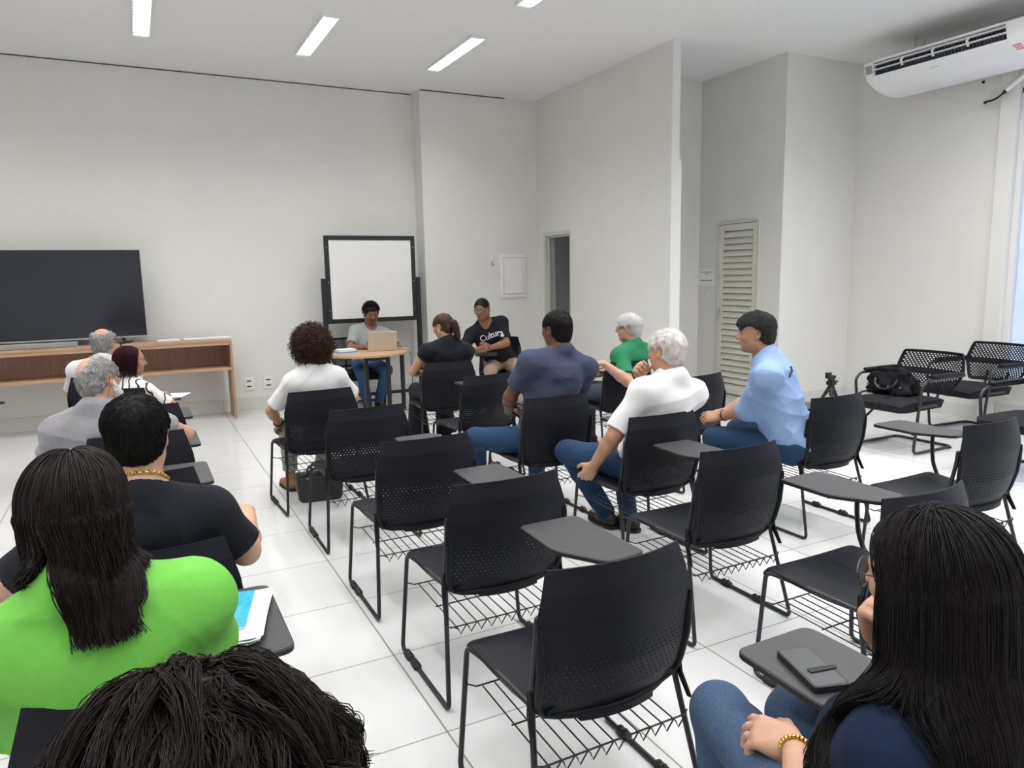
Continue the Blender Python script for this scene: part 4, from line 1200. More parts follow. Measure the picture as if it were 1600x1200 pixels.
        sd.clip(s.P + V3(0, 0, hem), (0, 0, -1))
        o = np_mesh(name, *sd.mesh(max(s.h, .0055)), m, s.root)
        if collar == 'rib':
            u = unit(b - a); cpt = s.N + s.up * .004 + s.fwd * .006
            x = unit(np.cross(u, s.fwd)); y = np.cross(x, u) * -1
            ring = [cpt + (math.cos(g) * s.r + math.sin(g) * s.fwd) * (nr + neck * 1.02) - s.up * .022 * max(0, math.sin(g)) + s.up * (.0 - .000) for g in np.linspace(0, 2 * math.pi, 33)[:-1]]
            MB().tube(ring, .0055, 6, closed=True).build('neckband', m, o, smooth=60)
        elif collar == 'polo':
            V, F = [], []; n = 30
            for i in range(n + 1):
                g = math.radians(115 + 310 * i / n) if False else math.radians(110 + 320 * i / n)
                d = math.cos(g) * s.r + math.sin(g) * s.fwd
                dip = s.up * (-.035 * max(0, math.sin(g)) ** 2)
                ax = unit(hd - s.N); c = s.N + s.fwd * .002 + ax * .040
                V += [c + d * (nr + .010) - ax * .012 + dip, c + d * (nr + .008) + ax * .026 + dip, c + d * (nr + .014) + ax * .029 + dip, c + d * (nr + .034) - ax * .014 + dip, c + d * (nr + .028) - ax * .018 + dip]
            for i in range(n):
                for k in range(4): F.append((i * 5 + k, i * 5 + k + 1, i * 5 + 5 + k + 1, i * 5 + 5 + k))
            mb = MB(); mb.add(V, F); mb.build('collar', m, o, smooth=60)
        s.sh = sd
        if cuff and 0 < sleeve <= 1:
            pass
        s.shirt_o = o
        return s
    def trousers(s, m, t=.012, name='trousers', fold=.004, seed=5, flare=0.0, short=None):
        sd = SDF(); g = s.g
        sd.ell(s.P + V3(0, .0, .03), V3((.172 if s.fem else .163) * g + t * .7, .118 * g + t * .7, .105), None, .05)
        for sd_, (h, K, A, tt) in s.leg.items():
            sd.cone(h, K, .080 * g + t, .056 * (g * .5 + .5) + t, .05)
            e = A + V3(0, 0, -.015) if short is None else K + (A - K) * short; d = unit(A - K)
            sd.cone(K, e + d * .03, .056 + t, .046 + t + flare, .03, clip=(e, d))
        w1 = wob(seed, 30, fold * .7); w2 = wob(seed + 9, 60, fold * .35); sd.disp = lambda P: w1(P) + w2(P); sd.dmax = fold * 2
        sd.clip(s.P + V3(0, 0, .085), (0, 0, 1))
        np_mesh(name, *sd.mesh(max(s.h, .0065)), m, s.root)
        return s
    def shoes(s, m, sole=None, name='shoe'):
        for sd_, (h, K, A, t) in s.leg.items():
            sd = SDF(); t = unit(V3(t[0], t[1], 0)); x = np.cross(t, V3(0, 0, 1)); b = V3(A[0], A[1], 0); lift = max(0, A[2] - .095)
            b = b + V3(0, 0, lift)
            sd.cone(b - t * .045 + V3(0, 0, .045), b + t * .03 + V3(0, 0, .05), .040, .042, .03); sd.cone(b + t * .03 + V3(0, 0, .045), b + t * .16 + V3(0, 0, .030), .043, .030, .03)
            sd.cone(b - t * .02 + V3(0, 0, .05), b - t * .012 + V3(0, 0, .095), .040, .041, .02)
            sd.clip(b + V3(0, 0, .018), (0, 0, -1)); sd.clip(b + V3(0, 0, .105), (0, 0, 1))
            o = np_mesh(name, *sd.mesh(.006), m, s.root)
            poly = [(-.085, -.030), (-.05, -.042), (.06, -.045), (.15, -.040), (.192, -.018), (.192, .018), (.15, .042), (.06, .044), (-.05, .040), (-.085, .030)]
            MB().prism(roundpoly(poly, .03, 4), 0, .020, (np.stack([t, x, V3(0, 0, 1)], 1), b)).build('sole', sole or M['rub'], o, smooth=40)
        return s
    def glasses(s, m=None, r=.024, tk=.0017):
        m = m or M['blk']; k = s.hs; mb = MB(); g = None
        ln = MB()
        for x in (-1, 1):
            ring = [s.T(x * .033 + r * 1.12 * math.cos(a), .104 - .010 * abs(math.cos(a) * 1) * (1 if x * math.cos(a) > 0 else 0), .001 + r * .82 * math.sin(a)) for a in np.linspace(0, 2 * math.pi, 25)[:-1]]
            mb.tube(ring, tk, 6, closed=True)
            mb.tube([s.T(x * (.033 + r * 1.1), .095, .008), s.T(x * .074, .080, .010), s.T(x * .081, -.002, .010), s.T(x * .080, -.016, -.004)], tk, 6)
            ln.add(ring, [tuple(range(24))])
        mb.tube([s.T(-.008, .106, .006), s.T(0, .110, .008), s.T(.008, .106, .006)], .0016, 6)
        o = mb.build('glasses', m, s.root, smooth=60)
        ln.build('lens', M['lens'], o, smooth=None)
        return s
    # ---------------------------------------------------------------- hair
    def hair_cap(s, m, thick=.010, front=(.060, .052), low=-.055, side=.028, amp=.002, freq=120, seed=3, name='hair', top_extra=0.0, cutters=(), h=None, stretch=None, extra=None):
        """short hair: skull shell, cut along the hairline.  front: (y, z) of the hairline above the forehead"""
        sd = SDF(); k = s.hs
        E_ = lambda c, r, kk=.02, op='u': sd.ell(s.T(*c), np.array(r) * k, s.H, kk, op)
        E_((0, -.014, .030 + top_extra * .5), (.0755 + thick, .095 + thick, .086 + thick + top_extra * .5)); E_((0, .012, .018), (.071 + thick, .080 + thick, .078 + thick), .03)
        E_((0, -.050, -.035), (.060 + thick * .5, .050 + thick * .6, .060), .03)
        if extra: extra(sd, s)
        # cut away face, ears and neck
        hd = s.H
        E_((0, .100, -.012), (.066, .052, front[1] + .010), .012, 's')
        for x in (-1, 1):
            E_((x * .080, .045, -.035), (.030, .040, .060), .012, 's'); E_((x * .092, -.012, -.010), (.022, .026, .040), .008, 's')
            E_((x * .070, .0, -.085), (.040, .050, .048), .012, 's')
        for c, r in cutters: E_(c, r, .012, 's')
        w = wob(seed, freq, amp, None if stretch is None else np.diag(stretch)); w2 = wob(seed + 1, freq * 2.3, amp * .5); sd.disp = lambda P: w(P) + w2(P); sd.dmax = amp * 3
        sd.clip(s.T(0, 0, low), hd @ V3(0, .35, -1))
        np_mesh(name, *sd.mesh(h or .005), m, s.root)
        s.cap = sd; s.cap_thick = thick; s.cap_top = top_extra
        return s
    def strands(s, paths, r0, m, name='hair', taper=.35, seg=3, parent=None, label=None):
        N = paths.shape[1]
        rad = np.linspace(1, taper, N)[None] * np.asarray(r0).reshape(-1, 1) * np.ones((len(paths), 1))
        V, Q = strands_np(paths, rad, seg)
        return np_mesh(name, V, Q, m, parent or s.root, label)
    def locks(s, m, n=1800, length=.30, r0=.0011, seed=1, crown=(0, -.42, .90), messy=.25, lift=.002, name='hair_locks', nseg=8, stand=0.0):
        """short hairs lying on the cap, combed away from the crown"""
        rg = np.random.default_rng(seed); D = rg.normal(size=(n * 3, 3)); D /= np.linalg.norm(D, axis=1)[:, None]
        D = D[D[:, 2] > -.85]
        T_ = D - np.array(crown); T_ += rg.normal(0, messy, T_.shape); T_ -= D * (T_ * D).sum(1)[:, None]; T_ /= np.linalg.norm(T_, axis=1)[:, None] + 1e-6
        L = rg.uniform(.6, 1.2, len(D)) * length; t = np.linspace(0, 1, nseg)
        A = D[:, None, :] + T_[:, None, :] * (L[:, None] * t[None])[..., None]; A /= np.linalg.norm(A, axis=-1, keepdims=True)
        c0 = s.T(0, -.02, .015)
        W = A @ s.H.T; lo = np.full(A.shape[:2], .03); hi = np.full(A.shape[:2], .19)
        for _ in range(11):
            mid = (lo + hi) / 2; d = s.cap(c0 + W * mid[..., None]); ins = d < 0; lo = np.where(ins, mid, lo); hi = np.where(ins, hi, mid)
        skull = s.hs / np.linalg.norm(A / np.array([.0765, .094, .087]), axis=-1)
        ok = (lo > skull * .95).all(1)
        rad = lo + lift + stand * t[None] * rg.uniform(.3, 1, (len(D), 1)) + rg.uniform(-.001, .0018, (len(D), 1))
        rad[:, 0] -= .004; rad[:, -1] -= .0012 - stand * .6
        X = (c0 + W * rad[..., None])[ok][:n]
        s.strands(X, rg.uniform(.7, 1.25, len(X)) * r0, m, name, taper=.4)
        return s
    def scalp(s, n, cond, seed=1, lift=1.0):
        """random scalp points (local head frame) and normals where cond(x, y, z) of the unit direction holds"""
        rg = np.random.default_rng(seed); D = rg.normal(size=(n * 6, 3)); D /= np.linalg.norm(D, axis=1)[:, None]
        D = D[cond(D[:, 0], D[:, 1], D[:, 2])][:n]
        Pt = D * np.array([.0765, .094, .087]) * lift + np.array([0, -.012, .028])
        return Pt, D, rg
    def hw(s, P): return s.C + (P * s.hs) @ s.H.T
    def push(s, X, sd, margin=.006, it=2):
        sh = X.shape; Y = X.reshape(-1, 3).copy()
        for _ in range(it):
            d = sd(Y, disp=False); m = d < margin
            if not m.any(): break
            g = sd.grad(Y[m]); g /= np.linalg.norm(g, axis=1)[:, None] + 1e-9
            Y[m] += g * (margin - d[m])[:, None]
        return Y.reshape(sh)
# ------------------------------------------------------------------ hair built from many locks
def slerp_path(D0, D1, n):
    t = np.linspace(0, 1, n)[None, :, None]
    X = D0[:, None, :] * (1 - t) + D1[:, None, :] * t
    return X / np.linalg.norm(X, axis=-1, keepdims=True)
HEADR = np.array([.0765, .094, .087]); HEADC = np.array([0, -.012, .028])
def long_hair(p, m, n, zend, body, seed=1, az=(95, 265), lift=(1.07, 1.22), sway=(0, 0), narrow=.8, r0=.0016, wave=.004, spread=0.0, name='hair', front=-.25, down=None, base=True, nh=16, flat=0.0, twist=0, cull=None):
    """long straight hair: locks run over the skull to ear level, then hang and slide over the clothes"""
    Pt, D, rg = p.scalp(n, lambda x, y, z: (z > -.15) & ((y < .55 * z + .22)), seed)
    S = len(D)
    a0 = np.degrees(np.arctan2(-D[:, 0], D[:, 1])) % 360          # 0 front, 90 left, 180 back, 270 right
    side = np.where(D[:, 0] < 0, 1, -1)
    b = np.where(a0 < 180, np.maximum(a0, az[0]), np.minimum(a0, az[1]))
    top = np.clip((D[:, 2] - .5) / .5, 0, 1)
    b = b + rg.normal(0, 6, S)
    D1 = np.stack([-np.sin(np.radians(b)), np.cos(np.radians(b)), np.full(S, -.22)], 1); D1 /= np.linalg.norm(D1, axis=1)[:, None]
    A = slerp_path(D, D1, nh)
    lf = (lift[0] + (lift[1] - lift[0]) * rg.uniform(0, 1, S) ** .5)[:, None]
    ramp = np.linspace(0, 1, nh)[None] ** .6
    A = HEADC + A * HEADR * (1 + (lf - 1) * ramp)[..., None]
    A = p.hw(A)
    nt = 26
    e = A[:, -1]; z1 = zend + rg.uniform(-.03, .05, S) + (down(b) if down is not None else 0)
    t = np.linspace(0, 1, nt)[1:]
    X = np.zeros((S, nt - 1, 3))
    cx, cy = p.C[0], p.C[1]
    for i, q in enumerate(t):
        s = 1 - (1 - narrow) * q
        X[:, i, 0] = cx + (e[:, 0] - cx) * s + (sway[0](b) if callable(sway[0]) else sway[0]) * q ** 1.3
        X[:, i, 1] = cy + (e[:, 1] - cy) * (1 - flat * q) + (sway[1](b) if callable(sway[1]) else sway[1]) * q ** .8
        X[:, i, 2] = e[:, 2] + (z1 - e[:, 2]) * q
    ph = rg.uniform(0, 6.28, (S, 1)); am = rg.uniform(.3, 1.0, (S, 1)) * wave
    X[:, :, 0] += am * np.sin(ph + 7 * t[None]); X[:, :, 1] += am * np.cos(ph * 1.7 + 6 * t[None])
    mg = rg.uniform(.004, .022, S)
    for _ in range(3):
        Y = X.reshape(-1, 3); d = body(Y, disp=False).reshape(S, -1); k = d < mg[:, None]
        if not k.any(): break
        g = body.grad(X[k]); g /= np.linalg.norm(g, axis=1)[:, None] + 1e-9; g[:, 2] *= .3
        X[k] += g * (np.broadcast_to(mg[:, None], d.shape)[k] - d[k])[:, None]
    X[:, 1:-1] = .25 * X[:, :-2] + .5 * X[:, 1:-1] + .25 * X[:, 2:]
    paths = np.concatenate([A, X], 1)
    if cull is not None:
        keep = body(X.reshape(-1, 3), disp=False).reshape(S, -1).min(1) > cull
        paths = paths[keep]; lf = lf[keep]; S = len(paths)
    V, Q = strands_np(paths, np.linspace(1, .45, paths.shape[1])[None] * rg.uniform(.7, 1.3, (S, 1)) * r0, 3)
    if base:
        sd = SDF()
        sd.ell(p.T(0, -.014, .030), np.array([.0755, .095, .086]) * p.hs * 1.02, p.H)
        for i in rg.choice(np.where((t_ok := (lf[:, 0] < np.median(lf))))[0], 100, replace=False):
            q = paths[i][::3][1:]
            up_ = q[:, 2:3] > p.C[2]; qq = p.C + (q - p.C) * np.where(up_, np.array([[.84, .84, .86]]), np.array([[.76, .76, 1.0]]))
            sd.chain(qq, [.008] * (len(qq) - 2) + [.006, .003], .012)
        sd.ell(p.T(0, .100, -.02), np.array([.058, .05, .075]) * p.hs, p.H, .012, 's')
        v, q = sd.mesh(.0065)
        V2, Q2 = np.concatenate([v, V]), np.concatenate([q, Q + len(v)])
    else: V2, Q2 = V, Q
    return np_mesh(name, V2, Q2, m, p.root)

def curls(p, m, n, rad, seed=1, cond=None, r0=.0016, turns=3.0, cr=.008, ln=(.03, .06), name='hair', base=1.1, droop=.3, shell=None, nseg=18, bump=.010, front=None):
    """tight curls: short helices standing off the skull"""
    cond = cond or (lambda x, y, z: (z > -.75) & (y < .35 * z + .35))
    Pt, D, rg = p.scalp(n, cond, seed)
    S = len(D); t = np.linspace(0, 1, nseg)[None, :, None]
    L = rg.uniform(*ln, S)[:, None, None]
    base_pt = Pt * rg.uniform(.98, base, (S, 1)) - 0 * D
    ax = D + rg.normal(0, .35, (S, 3)); ax /= np.linalg.norm(ax, axis=1)[:, None]
    u = np.cross(ax, [.3, .2, .93]); u /= np.linalg.norm(u, axis=1)[:, None]; w = np.cross(ax, u)
    ph = rg.uniform(0, 6.28, S)[:, None, None]; c = rg.uniform(.6, 1.2, S)[:, None, None] * cr
    ang = ph + t * 2 * np.pi * turns
    X = base_pt[:, None, :] + ax[:, None, :] * L * t + c * np.sqrt(t) * (np.cos(ang) * u[:, None, :] + np.sin(ang) * w[:, None, :])
    X[..., 2] -= droop * (L * t ** 2)[..., 0]
    X = p.hw(X)
    V, Q = strands_np(X, np.linspace(1, .5, nseg)[None] * np.full((S, 1), r0), 3)
    sd = SDF()
    sh = shell or ((0, -.018, .030), (.0765 + rad, .094 + rad, .087 + rad))
    sd.ell(p.T(*sh[0]), np.array(sh[1]) * p.hs, p.H)
    if rad > .035: sd.ell(p.T(0, -.045, -.045), np.array([.07 + rad * .8, .06 + rad * .8, .07 + rad * .5]) * p.hs, p.H, .04)
    if front is None: sd.ell(p.T(0, .112, -.035), np.array([.066, .062, .085]) * p.hs, p.H, .02, 's')
    else: sd.ell(p.T(0, .112, -.022), np.array([.072, .075, front + .012]) * p.hs, p.H, .012, 's')
    if rad < .03:
        for x in (-1, 1): sd.ell(p.T(x * .09, -.005, -.02), np.array([.026, .035, .05]) * p.hs, p.H, .01, 's')
        sd.clip(p.T(0, 0, -.05), p.H @ V3(0, .4, -1))
    a, b = wob(seed, 95, bump), wob(seed + 3, 190, bump * .5); sd.disp = lambda P: a(P) + b(P); sd.dmax = bump * 2
    v, q = sd.mesh(.006)
    return np_mesh(name, np.concatenate([v, V]), np.concatenate([q, Q + len(v)]), m, p.root)

BLACKH = hairmat((.0045, .004, .0048), (.011, .0095, .0105))
DARKBR = hairmat((.0065, .0045, .0045), (.020, .014, .013))
BROWNH = hairmat((.022, .011, .007), (.065, .034, .022))
GREYH = hairmat((.20, .195, .19), (.42, .41, .40), .6, (140, 140, 60))
WHITEH = hairmat((.52, .50, .49), (.80, .79, .78), .6, (120, 120, 50))
SALT = hairmat((.012, .012, .013), (.075, .075, .075), .55, (120, 120, 50))
MAROON = hairmat((.008, .003, .005), (.040, .006, .012))
TAN, OLIVE, BROWN, FAIR, DEEP = (.44, .24, .15), (.38, .205, .125), (.22, .105, .060), (.47, .272, .19), (.135, .062, .036)
GRP = 'seated people'
def lap(p, y=.30, z=.63, spread=.09, sides=(1, -1), poleout=.9):
    for s_ in sides:
        p.set_arm(s_, (s_ * spread, y, z), (s_ * poleout, -.25, -.5), (-s_ * .45, 1, -.15), (0, 0, -1), .30, world=False)
def sit(p, kx=.13, ky=.43, az=.09, ay=.42, kz=.515, ax=None):
    for s_ in (1, -1): p.set_leg(s_, (s_ * kx, ky, kz), (s_ * (ax if ax is not None else kx), ay, az))
WHITE_T = cloth((.69, .69, .70), .02); GREEN_T = cloth((.140, .44, .070), .04); BLACK_T = cloth((.010, .011, .016), .06)

# the woman in green --------------------------------------------------------------------------------------------
def woman_green():
    p = Person('person', 'person in a bright green T-shirt with long straight dark hair, seen from behind', (-.06, 1.67, .535), 0, (-.135, 1.60, 1.285), 8, 6, 3, fem=True, girth=1.32, skin_c=OLIVE, h=.0055, shl=-.005, shdrop=.030, group=GRP)
    p.set_arm(1, (.04, 1.99, .70), (.45, -.2, -1), (-.5, 1, 0), (0, 0, -1), .3); p.set_arm(-1, (-.26, 1.98, .66), (-.6, -.3, -1), (.4, 1, 0), (0, 0, -1), .3)
    sit(p); p.build_body().face()
    p.shirt(GREEN_T, .88, .018, fold=.0050, seed=4, neck=.022, flare=.010, freq=22); p.trousers(DENIM); p.shoes(M['rub'])
    long_hair(p, DARKBR, 6500, .955, p.sh, seed=3, az=(72, 252), lift=(1.08, 1.36), sway=(lambda b: np.where(b > 140, .028, -.02), lambda b: np.where(b > 140, -.015, .045)), narrow=.74, r0=.0014, wave=.006, cull=-.013, down=lambda b: np.where(b < 140, -.06, np.where(b > 236, .11, .02)))
    return p
# man with the gold chain -----------------------------------------------------------------------------------------
def man_chain():
    p = Person('person', 'person in a black T-shirt with a gold neck chain and short black hair', (-.06, 2.44, .535), 0, (-.031, 2.40, 1.268), -4, 6, 0, girth=1.24, skin_c=FAIR, h=.0055, shl=-.022, shdrop=.0, shz=.022, group=GRP)
    p.set_arm(1, (.292, 2.685, .775), (.55, -.5, -1), (-.1, 1, -.05), (-.3, 0, -1), .95, .9, elbow=(.255, 2.45, .715)); p.set_arm(-1, (-.33, 2.70, .60), (-1, -.6, -.2), (.3, 1, -.3), (0, 0, -1), .4)
    sit(p, .16); p.build_body().face()
    p.shirt(BLACK_T, .78, .014, fold=.005, seed=8, neck=.016, flare=.014); p.trousers(DENIM); p.shoes(M['rub'])
    p.hair_cap(BLACKH, .011, front=(.05, .062), low=-.092, amp=.0018, freq=120, seed=5, h=.0045)
    p.locks(BLACKH, 3200, .34, .0010, 5)
    ax = unit(p.C + p.H @ V3(0, -.022, -.055) - p.N)
    def skin_pt(h, d):
        T_ = np.linspace(.17, .02, 151); P_ = p.N + ax * h + T_[:, None] * d[None]; v = p.sd(P_); k = int(np.argmax(v < 0)); return P_[k]
    def lowest(d):
        for h in np.linspace(-.05, .12, 69):
            q = skin_pt(h, d)
            if p.sh(q[None])[0] > .004: return h
        return .09
    hs_ = []
    for i in range(50):
        g = 2 * math.pi * i / 50; hs_.append(lowest(math.cos(g) * p.r + math.sin(g) * p.fwd) + .006)
    hs_ = np.array(hs_)
    for _ in range(6): hs_ = (np.roll(hs_, 1) + 2 * hs_ + np.roll(hs_, -1)) / 4
    pts_ = [skin_pt(hs_[i] + .003, math.cos(2 * math.pi * i / 50) * p.r + math.sin(2 * math.pi * i / 50) * p.fwd) for i in range(50)]
    mb = MB()
    for i in range(50):
        c = pts_[i]; d = unit(pts_[(i + 1) % 50] - pts_[i - 1]); o_ = unit(c - p.N - ax * ((c - p.N) @ ax)); c = c + o_ * .0035
        n_ = ax if i % 2 else o_
        mb.tube([c + d * .0068 * math.cos(q) + n_ * .0050 * math.sin(q) for q in np.linspace(0, 2 * math.pi, 9)[:-1]], .0020, 5, closed=True)
    mb.build('neck_chain', M['gold'], p.root, smooth=60, label='gold chain')
    return p
# bearded man in grey polo -----------------------------------------------------------------------------------------
def man_grey():
    p = Person('person', 'person in a grey polo shirt with thinning grey hair, white beard and glasses', (-.15, 4.26, .53), -6, (-.215, 4.24, 1.232), -40, 4, -6, syaw=-12, girth=1.15, skin_c=FAIR, h=.0055, group=GRP)
    p.set_arm(1, (.03, 4.52, .72), (1, .1, -.35), (-.9, .6, 0), (0, 0, -1), .35); p.set_arm(-1, (-.28, 4.58, .60), (-1, -.2, -.5), (.3, 1, -.1), (0, 0, -1), .3)
    sit(p, .15); p.build_body().face((.35, .34, .33))
    p.shirt(cloth((.26, .255, .275), .05), .62, .014, name='polo_shirt', fold=.006, seed=14, neck=.014, collar='polo', flare=.014); p.trousers(cloth((.05, .05, .055))); p.shoes(mat('brown_shoe_leather', (.09, .07, .06), .6))
    p.hair_cap(GREYH, .009, front=(.0, .02), low=-.070, amp=.0028, freq=130, seed=6, cutters=(((0, .045, .110), (.056, .080, .062)), ((-.030, -.070, .080), (.058, .056, .062))))
    p.locks(GREYH, 1500, .22, .0010, 6)
    sd = SDF()
    for a, b in (((-.064, .012, -.026), (-.050, .055, -.075)), ((-.050, .055, -.075), (0, .085, -.104)), ((.064, .012, -.026), (.050, .055, -.075)), ((.050, .055, -.075), (0, .085, -.104))): sd.cone(p.T(*a), p.T(*b), .022, .027, .02)
    sd.cone(p.T(-.025, .09, -.043), p.T(.025, .09, -.043), .008, .008, .01); sd.cone(p.T(0, .08, -.098), p.T(0, .078, -.118), .022, .014, .02)
    w = wob(3, 160, .003); sd.disp = lambda P: w(P); sd.dmax = .006
    np_mesh('beard', *sd.mesh(.005), WHITEH, p.root)
    p.glasses()
    c = [p.T(.079, -.012, -.002), p.T(.082, -.018, -.04), p.T(.075, -.03, -.09), p.N + p.r * .06 - p.fwd * .03 + p.up * .04, p.N - p.fwd * .085 + p.up * .012]
    MB().tube(fillet(c, .03), .0014, 5).build('glasses_cord', mat('red_cord', (.25, .04, .03), .7), p.root)
    return p
def woman_striped():
    p = Person('person', 'person with maroon shoulder-length hair in a white blouse with black strokes', (-.13, 6.09, .50), -22, (-.075, 6.06, 1.137), -82, 4, 0, syaw=-35, fem=True, girth=1.0, size=.9, skin_c=OLIVE, h=.006, group=GRP)
    p.set_arm(1, (.10, 6.20, .745), (1, -.8, -.6), (.3, 1, -.15), (0, 0, -1), .45); p.set_arm(-1, (-.02, 6.40, .745), (-1, .1, -.5), (.8, .5, 0), (0, 0, -1), .35)
    sit(p); p.build_body().face()
    m = bpy.data.materials.new('brush_stroke_fabric'); m.use_nodes = True; nt = m.node_tree; b = nt.nodes['Principled BSDF']; b.inputs['Roughness'].default_value = .8
    tc = nt.nodes.new('ShaderNodeTexCoord'); w = nt.nodes.new('ShaderNodeTexWave'); w.inputs['Scale'].default_value = 5.5; w.inputs['Distortion'].default_value = 9; w.inputs['Detail'].default_value = 1.5; w.inputs['Detail Scale'].default_value = 1.2
    r = nt.nodes.new('ShaderNodeValToRGB'); r.color_ramp.elements[0].color = (.02, .02, .025, 1); r.color_ramp.elements[1].color = (.72, .70, .68, 1); r.color_ramp.elements[0].position = .10; r.color_ramp.elements[1].position = .17
    nt.links.new(tc.outputs['Object'], w.inputs['Vector']); nt.links.new(w.outputs['Fac'], r.inputs['Fac']); nt.links.new(r.outputs['Color'], b.inputs['Base Color'])
    p.shirt(m, .75, .013, name='blouse', seed=21, neck=.02); p.trousers(cloth((.02, .02, .025))); p.shoes(M['rub'])
    long_hair(p, MAROON, 1500, .935, p.sh, seed=13, az=(75, 285), lift=(1.06, 1.22), narrow=.95, r0=.0022, wave=.003)
    return p
def man_bald():
    p = Person('person', 'person with a bald crown and grey fringe of hair, in front of the television', (-.30, 7.02, .53), 0, (-.267, 6.95, 1.222), -28, 2, 0, girth=1.1, skin_c=FAIR, h=.0065, group=GRP)
    lap(p); sit(p); p.build_body().face((.3, .3, .3))
    p.shirt(cloth((.62, .62, .66), .03), .8, .014, name='polo_shirt', seed=31, collar='polo'); p.trousers(cloth((.03, .03, .04))); p.shoes(M['rub'])
    p.hair_cap(GREYH, .013, front=(.0, .0), low=-.075, amp=.004, freq=110, seed=16, cutters=(((0, .02, .105), (.074, .105, .075)), ((0, -.05, .105), (.062, .055, .05))))
    p.locks(GREYH, 1200, .25, .0012, 7)
    return p
def woman_curly():
    p = Person('person', 'person in a white T-shirt with a round mass of curly brown hair', (1.10, 5.18, .53), 3, (1.075, 5.15, 1.232), -2, 4, 0, fem=True, girth=1.06, skin_c=TAN, h=.006, group=GRP, shl=-.012)
    p.set_arm(-1, (.865, 5.42, .555), (-1, -.5, -.1), (-.1, .9, -.5), (.6, .3, -.8), .5); p.set_arm(1, (1.30, 5.48, .66), (1, -.5, -.5), (-.2, 1, 0), (0, 0, -1), .3)
    sit(p); p.build_body().face()
    p.shirt(WHITE_T, .82, .018, fold=.006, seed=41, neck=.02, flare=.02); p.trousers(cloth((.30, .31, .27), .06), short=.85); p.shoes(mat('tan_sandal', (.25, .12, .06), .6))
    curls(p, BROWNH, 3000, .046, seed=2, cond=lambda x, y, z: (z > -.85) & (y < .30 * z + .40), r0=.0021, turns=2.4, cr=.0125, ln=(.045, .082), base=1.36, bump=.010)
    W = p.arm[-1][2]; d = unit(W - p.arm[-1][1]); c = W - d * .035; x = unit(np.cross(d, V3(0, 0, 1))); y = np.cross(d, x)
    MB().tube([c + (x * math.cos(a) + y * math.sin(a)) * .031 for a in np.linspace(0, 2 * math.pi, 21)[:-1]], .0075, 6, closed=True).ball(c + x * .031, (.018, .018, .018), 10, 6).build('wristwatch', M['rub'], p.root, smooth=60, label='black wristwatch')
    return p
def man_laptop():
    p = Person('person', 'person in a grey T-shirt typing on the laptop behind the wooden table', (2.50, 8.80, .53), 176, (2.568, 8.72, 1.292), 174, 20, 0, girth=1.05, skin_c=BROWN, h=.0055, group=GRP, headscale=1.1)
    p.set_arm(1, (2.40, 8.42, .785), (-.9, .3, -.5), (.25, -1, -.05), (0, 0, -1), .35, world=True); p.set_arm(-1, (2.66, 8.44, .785), (.9, .3, -.5), (-.3, -1, -.05), (0, 0, -1), .35)
    p.arm = {}; p.hands = {}
    p.set_arm(1, (2.42, 8.45, .785), (1, -.4, -.6), (-.15, 1, -.05), (0, 0, -1), .35); p.set_arm(-1, (2.68, 8.45, .785), (-1, -.4, -.6), (.15, 1, -.05), (0, 0, -1), .35)
    p.set_leg(1, (.16, .42, .50), (.06, .20, .09)); p.set_leg(-1, (-.14, .44, .50), (-.10, .14, .09))
    p.build_body().face()
    p.shirt(cloth((.30, .31, .32), .05), .72, .014, fold=.004, seed=51); p.trousers(DENIM2); p.shoes(M['rub'])
    curls(p, BLACKH, 1500, .016, seed=7, cond=lambda x, y, z: (z > .05) & (y < .85 * z - .02), r0=.0015, cr=.006, ln=(.010, .026), base=1.12, bump=.006, front=.075)
    MB().tube([p.T(a, b, c) for a, b, c in ((-.027, .089, -.048), (-.010, .098, -.041), (.010, .098, -.041), (.027, .089, -.048))], [.002, .0055, .0055, .002], 6).build('moustache', BLACKH, p.root, smooth=60)
    pr = MB()
    f = p.P + (p.N - p.P) * .60
    for x0, x1, z0, z1 in ((-.02, .0, -.03, .03), (.0, .02, -.03, .03), (.03, .045, -.03, .02), (.045, .06, .02, -.03), (-.06, -.045, -.02, .03)):
        q = [f + p.r * (x0 + (x1 - x0) * t) + p.up * (z0 + (z1 - z0) * t) for t in np.linspace(0, 1, 5)]
        q = np.array([project(p.sh, a, p.fwd, .001) for a in q]); pr.tube(q, .0045, 6)
    pr.build('shirt_print', mat('dark_shirt_print', (.03, .035, .06), .8), p.shirt_o, smooth=60)
    return p
def project(sd, pt, d, off):
    """walk from outside along -d until the surface"""
    t = np.linspace(.35, -.05, 161); P = pt[None] + t[:, None] * d[None]; v = sd(P)
    i = int(np.argmax(v < 0)) if (v < 0).any() else 160
    return P[i] + d * (off + .0025)
